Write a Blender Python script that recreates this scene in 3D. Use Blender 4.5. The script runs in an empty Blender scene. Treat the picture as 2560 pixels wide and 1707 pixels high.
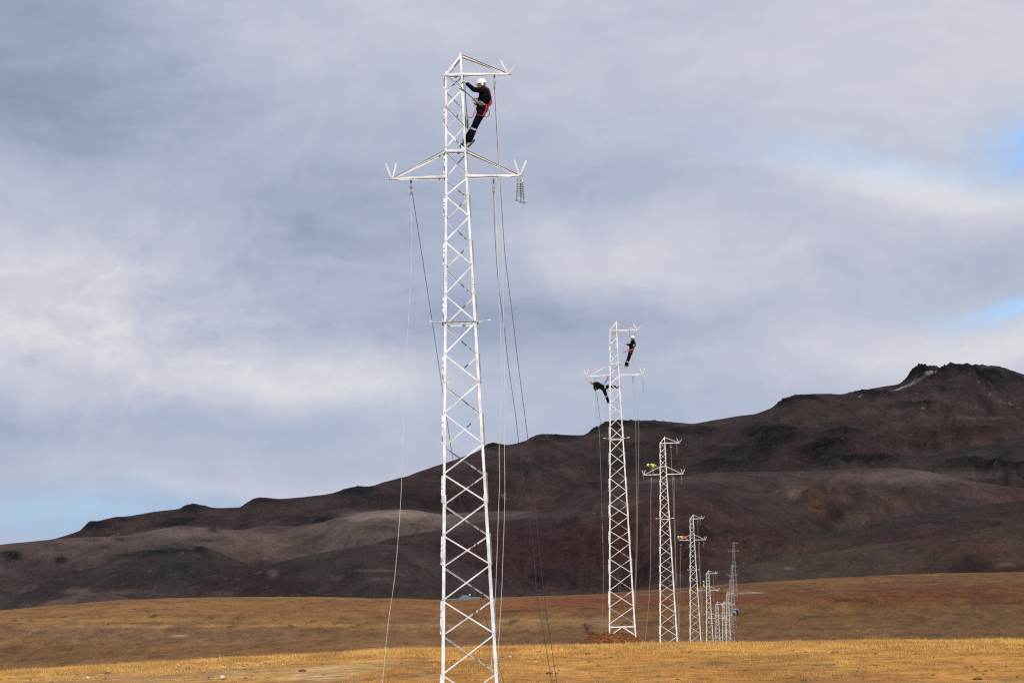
import bpy, math, random
import numpy as np
from mathutils import Vector, Matrix

random.seed(7)
rng = np.random.default_rng(11)
scene = bpy.context.scene
COL = scene.collection

# ------------------------------------------------------------------ camera
FPX = 8960.0                       # focal length in pixels of a 2560 px wide frame
PITCH = math.atan(787.0 / FPX)
ROLL = math.radians(1.6)
CAMZ = 1.6
D1 = FPX / 97.0                    # metres to the nearest tower
cp, sp = math.cos(PITCH), math.sin(PITCH)
cr, sr = math.cos(ROLL), math.sin(ROLL)
FW = Vector((0, cp, sp)); R0v = Vector((1, 0, 0)); U0v = Vector((0, -sp, cp))
RT = R0v * cr - U0v * sr
UP = U0v * cr + R0v * sr
CAM = Vector((0, 0, CAMZ))
cam_data = bpy.data.cameras.new("camera")
cam = bpy.data.objects.new("camera", cam_data)
COL.objects.link(cam)
M = Matrix((RT, UP, -FW)).transposed().to_4x4()
M.translation = CAM
cam.matrix_world = M
cam_data.sensor_width = 36.0
cam_data.lens = 36.0 * FPX / 2560.0
cam_data.clip_start = 0.5
cam_data.clip_end = 60000
scene.camera = cam


def ray(px, py):
    return FW * FPX + RT * (px - 1280.0) - UP * (py - 853.5)


def P(px, py, t, dy=0.0):
    v = CAM + ray(px, py) * (D1 * t / FPX)
    v.y += dy
    return v


# ------------------------------------------------------------------ sky and sun
SUN_EL = math.radians(26.0)
SUN_AZ = math.radians(-20.0)       # behind the camera, a little to the right
SUN_DIR = Vector((-math.sin(SUN_AZ) * math.cos(SUN_EL), -math.cos(SUN_AZ) * math.cos(SUN_EL), math.sin(SUN_EL)))
sun_data = bpy.data.lights.new("sun", 'SUN')
sun_data.energy = 3.9
sun_data.angle = math.radians(0.5)
sun_data.color = (1.0, 0.93, 0.83)
sun = bpy.data.objects.new("sun", sun_data)
COL.objects.link(sun)
sun.rotation_euler = SUN_DIR.to_track_quat('Z', 'Y').to_euler()
sun.location = (-300, -500, 500)

scene.view_settings.view_transform = 'Standard'
scene.view_settings.look = 'None'
scene.view_settings.exposure = 0.0
scene.view_settings.gamma = 1.0
scene.view_settings.use_curve_mapping = False
scene.cycles.use_denoising = False
scene.cycles.use_adaptive_sampling = False
scene.cycles.filter_width = 1.25


class NT:
    """small helper round a node tree"""
    def __init__(self, tree):
        self.t = tree
        self.n = tree.nodes
        self.l = tree.links

    def new(self, kind, **kw):
        nd = self.n.new(kind)
        for k, v in kw.items():
            setattr(nd, k, v)
        return nd

    def put(self, sock, val):
        if hasattr(val, 'is_output'):
            self.l.new(val, sock)
        else:
            sock.default_value = val

    def math(self, op, a, b=None, c=None, clamp=False):
        nd = self.new('ShaderNodeMath', operation=op, use_clamp=clamp)
        self.put(nd.inputs[0], a)
        if b is not None:
            self.put(nd.inputs[1], b)
        if c is not None:
            self.put(nd.inputs[2], c)
        return nd.outputs[0]

    def mix(self, fac, a, b, blend='MIX'):
        nd = self.new('ShaderNodeMix', data_type='RGBA', blend_type=blend)
        self.put(nd.inputs[0], fac)
        self.put(nd.inputs[6], a)
        self.put(nd.inputs[7], b)
        return nd.outputs[2]

    def noise(self, vec, scale, detail=4.0, rough=0.55, dist=0.0):
        nd = self.new('ShaderNodeTexNoise')
        if vec is not None:
            self.l.new(vec, nd.inputs['Vector'])
        nd.inputs['Scale'].default_value = scale
        nd.inputs['Detail'].default_value = detail
        nd.inputs['Roughness'].default_value = rough
        nd.inputs['Distortion'].default_value = dist
        return nd.outputs['Fac']

    def ramp(self, fac, stops):
        nd = self.new('ShaderNodeValToRGB')
        el = nd.color_ramp.elements
        while len(el) > 1:
            el.remove(el[-1])
        el[0].position, el[0].color = stops[0][0], tuple(stops[0][1]) + (1,)
        for p, c in stops[1:]:
            e = el.new(p)
            e.color = tuple(c) + (1,)
        self.l.new(fac, nd.inputs[0])
        return nd.outputs[0]

    def mapping(self, vec, scale=(1, 1, 1), rot=(0, 0, 0), loc=(0, 0, 0)):
        nd = self.new('ShaderNodeMapping')
        self.l.new(vec, nd.inputs[0])
        nd.inputs['Scale'].default_value = scale
        nd.inputs['Rotation'].default_value = rot
        nd.inputs['Location'].default_value = loc
        return nd.outputs[0]

    def maprange(self, v, a, b, c=0.0, d=1.0, smooth=True):
        nd = self.new('ShaderNodeMapRange')
        if smooth:
            nd.interpolation_type = 'SMOOTHSTEP'
        self.put(nd.inputs[0], v)
        for i, x in enumerate((a, b, c, d)):
            nd.inputs[i + 1].default_value = x
        return nd.outputs[0]


def lin(r, g, b):
    def f(c):
        c /= 255.0
        return c / 12.92 if c <= 0.04045 else ((c + 0.055) / 1.055) ** 2.4
    return (f(r), f(g), f(b))


world = bpy.data.worlds.new("World")
scene.world = world
world.use_nodes = True
W = NT(world.node_tree)
W.n.clear()
w_out = W.new('ShaderNodeOutputWorld')
tc = W.new('ShaderNodeTexCoord')
gen = tc.outputs['Generated']
sky = W.new('ShaderNodeTexSky', sky_type='NISHITA')
sky.sun_disc = False
sky.sun_elevation = SUN_EL
sky.sun_rotation = math.atan2(SUN_DIR.x, SUN_DIR.y)
sky.altitude = 1800
bg_sky = W.new('ShaderNodeBackground')
W.l.new(W.mix(1.0, sky.outputs[0], (0.50, 0.86, 1.22, 1), 'MULTIPLY'), bg_sky.inputs[0])
bg_sky.inputs[1].default_value = 0.12


def sky_dir(px, py):
    return ray(px, py).normalized()


def blob(px, py, rx, ry, tilt=0.0, vec=None):
    """soft patch of the cloud deck round one direction of the sky"""
    d = sky_dir(px, py)
    sx, sz = rx / FPX, ry / FPX
    sub = W.new('ShaderNodeVectorMath', operation='SUBTRACT')
    W.l.new(vec or gen, sub.inputs[0])
    sub.inputs[1].default_value = d
    mp = W.new('ShaderNodeMapping')
    mp.vector_type = 'POINT'
    W.l.new(sub.outputs[0], mp.inputs[0])
    mp.inputs['Rotation'].default_value = (0, math.radians(tilt), 0)
    sc = W.new('ShaderNodeVectorMath', operation='MULTIPLY')
    W.l.new(mp.outputs[0], sc.inputs[0])
    sc.inputs[1].default_value = (1 / sx, 0.6, 1 / sz)
    dt = W.new('ShaderNodeVectorMath', operation='DOT_PRODUCT')
    W.l.new(sc.outputs[0], dt.inputs[0])
    W.l.new(sc.outputs[0], dt.inputs[1])
    return W.math('EXPONENT', W.math('MULTIPLY', dt.outputs['Value'], -1.0))


# wind-drawn coordinates: slightly tilted streaks, warped by a slow noise
warp_n = W.new('ShaderNodeTexNoise')
W.l.new(gen, warp_n.inputs['Vector'])
warp_n.inputs['Scale'].default_value = 14
warp_n.inputs['Detail'].default_value = 4
wv = W.new('ShaderNodeVectorMath', operation='MULTIPLY_ADD')
W.l.new(warp_n.outputs['Color'], wv.inputs[0])
wv.inputs[1].default_value = (0.05, 0.05, 0.03)
W.l.new(gen, wv.inputs[2])
warped = wv.outputs[0]
wv2 = W.new('ShaderNodeVectorMath', operation='SUBTRACT')
W.l.new(warped, wv2.inputs[0])
wv2.inputs[1].default_value = (0.025, 0.025, 0.015)
warpc = wv2.outputs[0]
m1 = W.mapping(warped, scale=(9, 3, 26), rot=(0, math.radians(-14), 0))
n1 = W.noise(m1, 1.0, 5, 0.52)
m2 = W.mapping(warped, scale=(22, 6, 70), rot=(0, math.radians(-9), 0), loc=(3.1, 0.2, 1.7))
n2 = W.noise(m2, 1.0, 6, 0.55)
m3 = W.mapping(warped, scale=(60, 20, 150), rot=(0, math.radians(-20), 0), loc=(7, 2, 5))
n3 = W.noise(m3, 1.0, 5, 0.6)
val = W.math('ADD', 0.54, W.math('MULTIPLY', W.math('SUBTRACT', n1, 0.5), 0.30))
val = W.math('ADD', val, W.math('MULTIPLY', W.math('SUBTRACT', n2, 0.5), 0.30))
val = W.math('ADD', val, W.math('MULTIPLY', W.math('SUBTRACT', n3, 0.5), 0.20))
m4 = W.mapping(warped, scale=(95, 30, 330), rot=(0, math.radians(-13), 0), loc=(1, 9, 4))
n4 = W.noise(m4, 1.0, 6, 0.62)
val = W.math('ADD', val, W.math('MULTIPLY', W.math('SUBTRACT', n4, 0.5), 0.14))
m5 = W.mapping(warped, scale=(60, 60, 85), rot=(0, math.radians(-25), 0), loc=(5, 2, 8))
n5 = W.noise(m5, 1.0, 6, 0.6, 0.6)
val = W.math('ADD', val, W.math('MULTIPLY', W.math('MULTIPLY', W.math('SUBTRACT', n5, 0.5), 0.75), W.math('ADD', blob(320, 800, 560, 230), W.math('ADD', 0.16, W.math('MULTIPLY', blob(1900, 600, 900, 260), 0.25)))))
BL = [(0, 60, 420, 300, 0, -0.26), (260, 350, 640, 150, -10, -0.20), (760, 560, 480, 110, 5, -0.13),
      (140, 690, 380, 170, 12, 0.32), (520, 900, 620, 130, -10, 0.24), (60, 850, 260, 120, 0, 0.12), (700, 60, 500, 120, 0, 0.10), (820, 960, 260, 70, -8, 0.22),
      (1500, 130, 900, 200, -4, 0.16), (2350, 120, 500, 260, 0, 0.26), (1700, 640, 520, 120, -8, 0.34),
      (1450, 480, 420, 90, -10, -0.10), (1350, 800, 700, 75, 0, -0.26), (2350, 500, 420, 60, -12, 0.42),
      (2430, 850, 320, 90, -4, 0.40), (2000, 900, 500, 90, -5, 0.14), (2050, 690, 500, 60, -10, -0.06),
      (300, 1170, 700, 50, -6, 0.10), (400, 1050, 900, 60, 0, -0.14), (1150, 700, 300, 120, 0, -0.10),
      (650, 1215, 420, 30, -3, 0.16), (0, 1000, 300, 60, 0, 0.14)]
for (bx, by, rx, ry, tl, am) in BL:
    val = W.math('ADD', val, W.math('MULTIPLY', blob(bx, by, rx, ry, tl, warpc), am))
cloud_col = W.ramp(val, [(0.0, lin(126, 137, 162)), (0.22, lin(148, 158, 183)), (0.45, lin(172, 181, 203)),
                         (0.68, lin(193, 196, 212)), (0.88, lin(207, 210, 219)), (1.0, lin(219, 220, 224))])
low = W.math('ADD', blob(250, 1270, 700, 75, -4, warpc), W.math('MULTIPLY', blob(1350, 1050, 900, 90, 0), 0.25))
cloud_col = W.mix(W.math('MULTIPLY', low, 0.52, clamp=True), cloud_col, lin(160, 190, 221) + (1,))
bg_cloud = W.new('ShaderNodeBackground')
W.l.new(cloud_col, bg_cloud.inputs[0])
bg_cloud.inputs[1].default_value = 1.0
hole = W.math('ADD', blob(2590, 385, 150, 62, -8, warpc), W.math('MULTIPLY', blob(2620, 768, 230, 24, -3, warpc), 0.55))
hole = W.math('MULTIPLY', hole, 1.2)
hole = W.math('ADD', hole, W.math('MULTIPLY', blob(2150, 420, 420, 40, -10, warpc), 0.16))
hole = W.math('ADD', hole, W.math('MULTIPLY', blob(260, 1275, 420, 42, -5, warpc), 0.12))
hole = W.math('MULTIPLY', hole, W.maprange(n3, 0.28, 0.62, 0.45, 1.15), clamp=True)
mixw = W.new('ShaderNodeMixShader')
W.l.new(hole, mixw.inputs[0])
W.l.new(bg_cloud.outputs[0], mixw.inputs[1])
W.l.new(bg_sky.outputs[0], mixw.inputs[2])
W.l.new(mixw.outputs[0], w_out.inputs[0])


# ------------------------------------------------------------------ helpers: objects and meshes
def tag(o, label=None, cat=None, group=None, kind=None):
    if label: o['label'] = label
    if cat: o['category'] = cat
    if group: o['group'] = group
    if kind: o['kind'] = kind
    return o


def empty(name, loc):
    o = bpy.data.objects.new(name, None)
    o.empty_display_size = 0.3
    o.location = loc
    COL.objects.link(o)
    return o


def link(name, me, mats=(), parent=None, loc=None):
    o = bpy.data.objects.new(name, me)
    for m in mats:
        if m is not None and m.name not in [x.name for x in me.materials if x]:
            me.materials.append(m)
    if loc is not None:
        o.location = loc
    COL.objects.link(o)
    if parent is not None:
        o.parent = parent
    return o


def np_mesh(name, v, f, smooth=True):
    me = bpy.data.meshes.new(name)
    v = np.asarray(v, dtype=np.float32)
    f = np.asarray(f, dtype=np.int32)
    me.vertices.add(len(v))
    me.vertices.foreach_set('co', v.ravel())
    k = f.shape[1]
    me.loops.add(f.size)
    me.loops.foreach_set('vertex_index', f.ravel())
    me.polygons.add(len(f))
    me.polygons.foreach_set('loop_start', np.arange(0, f.size, k, dtype=np.int32))
    me.polygons.foreach_set('use_smooth', np.full(len(f), smooth))
    me.update(calc_edges=True)
    return me


def set_tint(me, rgb, name='tint'):
    a = me.color_attributes.new(name, 'FLOAT_COLOR', 'POINT')
    c = np.ones((len(rgb), 4), dtype=np.float32)
    c[:, :3] = rgb
    a.data.foreach_set('color', c.ravel())


class MB:
    """collects simple solids into one mesh"""
    def __init__(self):
        self.v, self.f, self.m, self.s = [], [], [], []

    def add(self, vs, fs, mi=0, smooth=False):
        b = len(self.v)
        self.v += [tuple(x) for x in vs]
        self.f += [tuple(i + b for i in f) for f in fs]
        self.m += [mi] * len(fs)
        self.s += [smooth] * len(fs)

    def angle(self, p0, p1, w, th, u, v, mi=0):
        p0, p1, u, v = Vector(p0), Vector(p1), Vector(u), Vector(v)
        a = (p1 - p0).normalized()
        u = (u - a * a.dot(u)).normalized()
        v = (v - a * a.dot(v)).normalized()
        pr = [Vector((0, 0, 0)), u * w, u * w + v * th, u * th + v * th, v * w + u * th, v * w]
        vs = [p0 + q for q in pr] + [p1 + q for q in pr]
        fs = [(i, (i + 1) % 6, (i + 1) % 6 + 6, i + 6) for i in range(6)]
        fs += [(0, 3, 2, 1), (0, 5, 4, 3), (6, 7, 8, 9), (6, 9, 10, 11)]
        self.add(vs, fs, mi)

    def bar(self, p0, p1, w, h, up=(0, 0, 1), mi=0):
        p0, p1, up = Vector(p0), Vector(p1), Vector(up)
        a = (p1 - p0).normalized()
        s = a.cross(up)
        if s.length < 1e-5:
            s = a.cross(Vector((1, 0, 0)))
        s.normalize()
        q = s.cross(a).normalized()
        pr = [s * w / 2 + q * h / 2, -s * w / 2 + q * h / 2, -s * w / 2 - q * h / 2, s * w / 2 - q * h / 2]
        vs = [p0 + x for x in pr] + [p1 + x for x in pr]
        self.add(vs, [(0, 1, 5, 4), (1, 2, 6, 5), (2, 3, 7, 6), (3, 0, 4, 7), (3, 2, 1, 0), (4, 5, 6, 7)], mi)

    def box(self, c, sx, sy, sz, mi=0):
        c = Vector(c)
        self.bar(c - Vector((0, 0, sz / 2)), c + Vector((0, 0, sz / 2)), sx, sy, (0, 1, 0), mi)

    def cone(self, p0, p1, r0, r1, n=8, mi=0, smooth=True, caps=True):
        p0, p1 = Vector(p0), Vector(p1)
        a = (p1 - p0)
        a = a.normalized() if a.length > 1e-9 else Vector((0, 0, 1))
        s = a.cross(Vector((0.31, 0.2, 0.93)))
        if s.length < 1e-3:
            s = a.cross(Vector((1, 0, 0)))
        s.normalize()
        q = a.cross(s)
        vs = []
        for p, r in ((p0, r0), (p1, r1)):
            for i in range(n):
                an = 2 * math.pi * i / n
                vs.append(p + (s * math.cos(an) + q * math.sin(an)) * r)
        self.add(vs, [(i, (i + 1) % n, (i + 1) % n + n, i + n) for i in range(n)], mi, smooth)
        if caps:
            self.add(vs[:n], [tuple(range(n - 1, -1, -1))], mi)
            self.add(vs[n:], [tuple(range(n))], mi)

    def ell(self, c, ax, nu=12, nv=8, mi=0, smooth=True):
        """ellipsoid: ax = three half-axis vectors"""
        c = Vector(c)
        a, b, d = [Vector(x) for x in ax]
        vs, fs = [c - d], []
        for j in range(1, nv):
            ph = -math.pi / 2 + math.pi * j / nv
            for i in range(nu):
                th = 2 * math.pi * i / nu
                vs.append(c + a * (math.cos(ph) * math.cos(th)) + b * (math.cos(ph) * math.sin(th)) + d * math.sin(ph))
        vs.append(c + d)
        for i in range(nu):
            fs.append((0, 1 + (i + 1) % nu, 1 + i))
            fs.append((len(vs) - 1, 1 + (nv - 2) * nu + i, 1 + (nv - 2) * nu + (i + 1) % nu))
        for j in range(nv - 2):
            for i in range(nu):
                a0 = 1 + j * nu + i
                a1 = 1 + j * nu + (i + 1) % nu
                fs.append((a0, a1, a1 + nu, a0 + nu))
        self.add(vs, fs, mi, smooth)

    def ball(self, c, r, nu=10, nv=6, mi=0):
        self.ell(c, ((r, 0, 0), (0, r, 0), (0, 0, r)), nu, nv, mi)

    def capsule(self, p0, p1, r0, r1, n=10):
        self.cone(p0, p1, r0, r1, n)
        self.ball(p0, r0, n, 6)
        self.ball(p1, r1, n, 6)

    def tube(self, pts, r, n=6, mi=0, sub=6, closed=False):
        pts = [Vector(p) for p in pts]
        if closed:
            src = [pts[-1]] + pts + [pts[0], pts[1]]
        else:
            src = [pts[0] * 2 - pts[1]] + pts + [pts[-1] * 2 - pts[-2]]
        path = []
        for i in range(1, len(src) - 2):
            p0, p1, p2, p3 = src[i - 1:i + 3]
            for k in range(sub):
                t = k / sub
                path.append(0.5 * ((2 * p1) + (p2 - p0) * t + (2 * p0 - 5 * p1 + 4 * p2 - p3) * t * t + (3 * p1 - p0 - 3 * p2 + p3) * t ** 3))
        if not closed:
            path.append(pts[-1])
        N = len(path)
        ref = None
        vs = []
        for i, p in enumerate(path):
            nx = path[(i + 1) % N] if (closed or i < N - 1) else p
            pv = path[i - 1] if (closed or i > 0) else p
            a = (nx - pv).normalized()
            if ref is None:
                ref = a.cross(Vector((0.2, 0.9, 0.37)))
                if ref.length < 1e-3:
                    ref = a.cross(Vector((1, 0, 0)))
            ref = (ref - a * a.dot(ref)).normalized()
            q = a.cross(ref)
            for j in range(n):
                an = 2 * math.pi * j / n
                vs.append(p + (ref * math.cos(an) + q * math.sin(an)) * r)
        fs = []
        for i in range(N if closed else N - 1):
            i2 = (i + 1) % N
            for j in range(n):
                j2 = (j + 1) % n
                fs.append((i * n + j, i * n + j2, i2 * n + j2, i2 * n + j))
        self.add(vs, fs, mi, True)
        if not closed:
            self.add(vs[:n], [tuple(range(n - 1, -1, -1))], mi)
            self.add(vs[-n:], [tuple(range(n))], mi)

    def mesh(self, name, off=None):
        me = bpy.data.meshes.new(name)
        vs = self.v if off is None else [(x - off[0], y - off[1], z - off[2]) for x, y, z in self.v]
        me.from_pydata(vs, [], self.f)
        me.polygons.foreach_set('material_index', self.m)
        me.polygons.foreach_set('use_smooth', self.s)
        me.update()
        return me

    def obj(self, name, mats, parent=None, loc=None, off=None):
        me = self.mesh(name, off)
        for m in mats:
            me.materials.append(m)
        o = bpy.data.objects.new(name, me)
        COL.objects.link(o)
        if loc is not None:
            o.location = loc
        if parent is not None:
            o.parent = parent
        return o


def remeshed(mb, name, voxel, smooth=3):
    """one continuous skin round overlapping solids"""
    me = mb.mesh(name)
    o = bpy.data.objects.new(name, me)
    COL.objects.link(o)
    r = o.modifiers.new('r', 'REMESH')
    r.mode = 'VOXEL'
    r.voxel_size = voxel
    r.use_smooth_shade = True
    if smooth:
        s = o.modifiers.new('s', 'SMOOTH')
        s.factor = 0.5
        s.iterations = smooth
    dg = bpy.context.evaluated_depsgraph_get()
    out = bpy.data.meshes.new_from_object(o.evaluated_get(dg))
    out.name = name
    bpy.data.objects.remove(o)
    bpy.data.meshes.remove(me)
    return out


# ------------------------------------------------------------------ materials
def mat(name, col, rough=0.6, metal=0.0, var=0.0, scale=8.0, bump=0.0, col2=None, spec=0.5, translucent=0.0):
    m = bpy.data.materials.new(name)
    m.use_nodes = True
    N = NT(m.node_tree)
    b = N.n['Principled BSDF']
    b.inputs['Roughness'].default_value = rough
    b.inputs['Metallic'].default_value = metal
    b.inputs['Specular IOR Level'].default_value = spec
    c4 = tuple(col) + (1,)
    if var or col2:
        co = N.new('ShaderNodeTexCoord').outputs['Object']
        f = N.noise(co, scale, 5, 0.6)
        lo = tuple(c * (1 - var) for c in (col2 or col)) + (1,)
        hi = tuple(min(1, c * (1 + var)) for c in col) + (1,)
        cc = N.mix(N.maprange(f, 0.3, 0.7), lo, hi)
        N.l.new(cc, b.inputs['Base Color'])
        if bump:
            bp = N.new('ShaderNodeBump')
            bp.inputs['Strength'].default_value = bump
            bp.inputs['Distance'].default_value = 0.02
            N.l.new(f, bp.inputs['Height'])
            N.l.new(bp.outputs[0], b.inputs['Normal'])
    else:
        b.inputs['Base Color'].default_value = c4
    return m


M_STEEL = mat('galvanised_white_steel', (0.60, 0.605, 0.61), 0.5, 0.0, 0.24, 2.6)
M_BOLT = mat('dark_bolt_steel', (0.05, 0.05, 0.055), 0.5)
M_FARSTEEL = mat('weathered_far_steel', (0.16, 0.16, 0.165), 0.6, 0.0, 0.15, 0.6)
M_ROPE_D = mat('dark_tarred_rope', (0.050, 0.040, 0.033), 0.9, 0, 0.3, 6.0)
M_ROPE_L = mat('pale_nylon_rope', (0.62, 0.58, 0.53), 0.8, 0, 0.15, 6.0)
M_ROPE_G = mat('grey_nylon_rope', (0.30, 0.28, 0.27), 0.8, 0, 0.2, 6.0)
M_PULLEY = mat('worn_pulley_steel', (0.16, 0.16, 0.165), 0.45, 0.4, 0.4, 30)
M_INS = mat('grey_insulator_polymer', (0.24, 0.24, 0.25), 0.3, 0.0, 0.15, 20)
M_FIT = mat('galvanised_fitting', (0.42, 0.42, 0.43), 0.4, 0.5, 0.2, 25)
M_SKIN = mat('skin', (0.33, 0.155, 0.10), 0.55, 0, 0.12, 30)
M_BLACK = mat('black_workwear', (0.0042, 0.0042, 0.0055), 0.95, 0, 0.35, 18, 0.3, None, 0.06)
M_NAVY = mat('navy_workwear', (0.0048, 0.0052, 0.009), 0.95, 0, 0.35, 18, 0.3, None, 0.06)
M_WHITE = mat('white_helmet_shell', (0.80, 0.80, 0.80), 0.3)
M_YEL = mat('yellow_helmet_shell', (0.78, 0.45, 0.03), 0.3)
M_PALEYEL = mat('pale_yellow_helmet_shell', (0.75, 0.66, 0.18), 0.3)
M_RED = mat('red_webbing', (0.30, 0.014, 0.022), 0.8, 0, 0.25, 30)
M_STRAP = mat('dark_webbing', (0.03, 0.03, 0.032), 0.8)
M_GLOVE = mat('pale_work_glove', (0.62, 0.60, 0.52), 0.85, 0, 0.15, 40)
M_BOOTT = mat('tan_boot_leather', (0.27, 0.24, 0.17), 0.75, 0, 0.3, 30)
M_BOOTB = mat('black_boot_leather', (0.016, 0.015, 0.014), 0.6)
M_HAIR = mat('black_hair', (0.012, 0.010, 0.009), 0.7)
M_REFL = mat('silver_reflective_band', (0.42, 0.43, 0.43), 0.5)
M_HIVIS = mat('yellow_green_vest', (0.38, 0.54, 0.09), 0.7, 0, 0.12, 25)
M_GREEN = mat('dark_green_jacket', (0.012, 0.05, 0.025), 0.85, 0, 0.3, 20)
M_ORANGE = mat('orange_red_workwear', (0.48, 0.10, 0.06), 0.8, 0, 0.2, 25)
M_GREYT = mat('grey_trousers', (0.12, 0.095, 0.095), 0.85, 0, 0.3, 20)
M_JEANS = mat('blue_jeans', (0.05, 0.075, 0.13), 0.85, 0, 0.3, 20)
M_EYE = mat('dark_eye', (0.01, 0.01, 0.01), 0.2)

# ------------------------------------------------------------------ terrain
def _grad(ix, iy, seed):
    h = (ix.astype(np.int64) * 374761393 + iy.astype(np.int64) * 668265263 + seed * 982451653) & 0xFFFFFFFF
    h = ((h ^ (h >> 13)) * 1274126177) & 0xFFFFFFFF
    h = (h ^ (h >> 16)) & 0xFFFFFFFF
    a = h.astype(np.float64) / 4294967296.0 * 2 * np.pi
    return np.cos(a), np.sin(a)


def pnoise(x, y, seed=0):
    ix, iy = np.floor(x), np.floor(y)
    fx, fy = x - ix, y - iy
    ux = fx ** 3 * (fx * (fx * 6 - 15) + 10)
    uy = fy ** 3 * (fy * (fy * 6 - 15) + 10)
    r = []
    for dx in (0, 1):
        for dy in (0, 1):
            gx, gy = _grad(ix + dx, iy + dy, seed)
            r.append(gx * (fx - dx) + gy * (fy - dy))
    a = r[0] * (1 - uy) + r[1] * uy
    b = r[2] * (1 - uy) + r[3] * uy
    return (a * (1 - ux) + b * ux) * 1.5


def fbm(x, y, octv=4, seed=0, gain=0.5, ridge=False):
    s, a, t = 0.0, 1.0, 0.0
    for k in range(octv):
        n = pnoise(x * 2 ** k, y * 2 ** k, seed + 17 * k)
        if ridge:
            n = 1 - 2 * np.abs(n)
        s = s + a * n
        t += a
        a *= gain
    return s / t


def tan_of_rows(th, pts):
    """elevation tangent seen along each azimuth th for an outline given in pixels"""
    p = np.array(pts, float)
    xs = np.linspace(p[0, 0], p[-1, 0], 1600)
    ys = np.interp(xs, p[:, 0], p[:, 1])
    k = np.ones(5) / 5
    yp = np.pad(ys, 2, mode='edge')
    ys = np.convolve(yp, k, 'valid')
    d = np.outer(np.full(1600, FPX), FW) + np.outer(xs - 1280, RT) - np.outer(ys - 853.5, UP)
    az = np.arctan2(d[:, 0], d[:, 1])
    te = d[:, 2] / np.hypot(d[:, 0], d[:, 1])
    return np.interp(th, az, te)


def to_px(x, y, z):
    dx, dy, dz = x, y, z - CAMZ
    f = np.maximum(dx * FW.x + dy * FW.y + dz * FW.z, 1.0)
    return (1280 + FPX * (dx * RT.x + dy * RT.y + dz * RT.z) / f,
            853.5 - FPX * (dx * UP.x + dy * UP.y + dz * UP.z) / f)


def pchip(dk, zk, d):
    """monotone cubic through knots along distance; zk is (knots, columns)"""
    dk = np.asarray(dk, float)
    h = np.diff(dk)[:, None]
    s = np.diff(zk, axis=0) / h
    m = np.zeros_like(zk)
    same = (s[1:] * s[:-1]) > 0
    w1 = 2 * h[1:] + h[:-1]
    w2 = h[1:] + 2 * h[:-1]
    with np.errstate(divide='ignore', invalid='ignore'):
        hm = (w1 + w2) / (w1 / s[:-1] + w2 / s[1:])
    m[1:-1] = np.where(same, hm, 0)
    m[0], m[-1] = s[0], s[-1]
    i = np.clip(np.searchsorted(dk, d) - 1, 0, len(dk) - 2)
    t = ((d - dk[i]) / (dk[i + 1] - dk[i]))[:, None]
    hh = (dk[i + 1] - dk[i])[:, None]
    return ((2 * t ** 3 - 3 * t ** 2 + 1) * zk[i] + (t ** 3 - 2 * t ** 2 + t) * hh * m[i]
            + (-2 * t ** 3 + 3 * t ** 2) * zk[i + 1] + (t ** 3 - t ** 2) * hh * m[i + 1])


# towers: pixel of the middle of the body's top front edge, distance factor
TOWER_H = 18.1
TW = [(1134, 187, 1.0), (1533, 826, 2.30), (1656, 1107, 3.29), (1729, 1296, 4.86), (1769, 1433, 6.1),
      (1792, 1509.5, 7.4), (1808, 1508, 8.5), (1818, 1484, 9.6), (1825, 1451, 10.7), (1829.5, 1415, 11.9), (1833.5, 1358, 13.2)]
TBASE = []
for (px, py, t) in TW:
    p = P(px, py, t)
    TBASE.append(Vector((p.x, p.y, p.z - TOWER_H)))
base_z = [b.z for b in TBASE]

CREST = [(-200, 1694), (0, 1683), (300, 1665), (560, 1650), (800, 1637), (1000, 1624), (1300, 1620), (1500, 1617), (1700, 1611), (2000, 1609), (2560, 1603), (2800, 1601)]
FTOP = [(-200, 1545), (0, 1531), (150, 1519), (300, 1506), (450, 1501), (600, 1500), (800, 1500), (1000, 1503), (1150, 1506), (1250, 1499),
        (1400, 1494), (1500, 1490), (1700, 1477), (1800, 1468), (1900, 1464), (2100, 1450), (2250, 1444), (2400, 1440), (2560, 1437), (2800, 1430)]


def ground_knots(th):
    te_c = tan_of_rows(th, CREST)
    te_f = tan_of_rows(th, FTOP)
    one = np.ones_like(th)
    zc = CAMZ + 2.1 * D1 * te_c
    k = [(0.0, 0 * one), (25.0, -0.25 * one), (D1 * 1.0, base_z[0] * one), (D1 * 1.5, (0.42 * base_z[0] + 0.58 * zc) - 0.25),
         (D1 * 1.8, (0.16 * base_z[0] + 0.84 * zc) - 0.02), (D1 * 2.1, zc), (D1 * 2.32, zc - 0.06), (D1 * 2.6, zc - 0.75)]
    for i in (2, 3, 4, 5, 6, 7):
        k.append((D1 * TW[i][2], base_z[i] * one))
    for t, f in ((10.7, 1.06), (11.9, 0.72), (13.2, 0.19), (18.0, 0.0)):
        te = te_f * (1 - f) + te_c * f
        k.append((D1 * t, CAMZ + D1 * t * te))
    k.append((D1 * 19.6, CAMZ + D1 * 18 * te_f - 6.0))
    k.append((D1 * 20.6, CAMZ + D1 * 18 * te_f - 8.0))
    return [a for a, _ in k], np.array([b for _, b in k])


def ground_noise(x, y, d):
    w = np.clip((d - 20) / 60, 0, 1)
    far = np.clip((d - 600) / 500, 0, 1)
    n = 0.05 * fbm(x / 3.1, y / 3.1, 3, 3) + 0.10 * fbm(x / 14.0, y / 14.0, 3, 5)
    n2 = 0.7 * fbm(x / 70.0, y / 70.0, 4, 9) + 0.3 * fbm(x / 16.0, y / 16.0, 3, 21)
    return n * w * (1 - far) + n2 * far


def make_cols(lim_fine, step, extra):
    f = np.arange(-lim_fine, lim_fine + 1e-6, step)
    return np.radians(np.concatenate([-np.array(extra[::-1]), f, np.array(extra)]))


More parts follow.
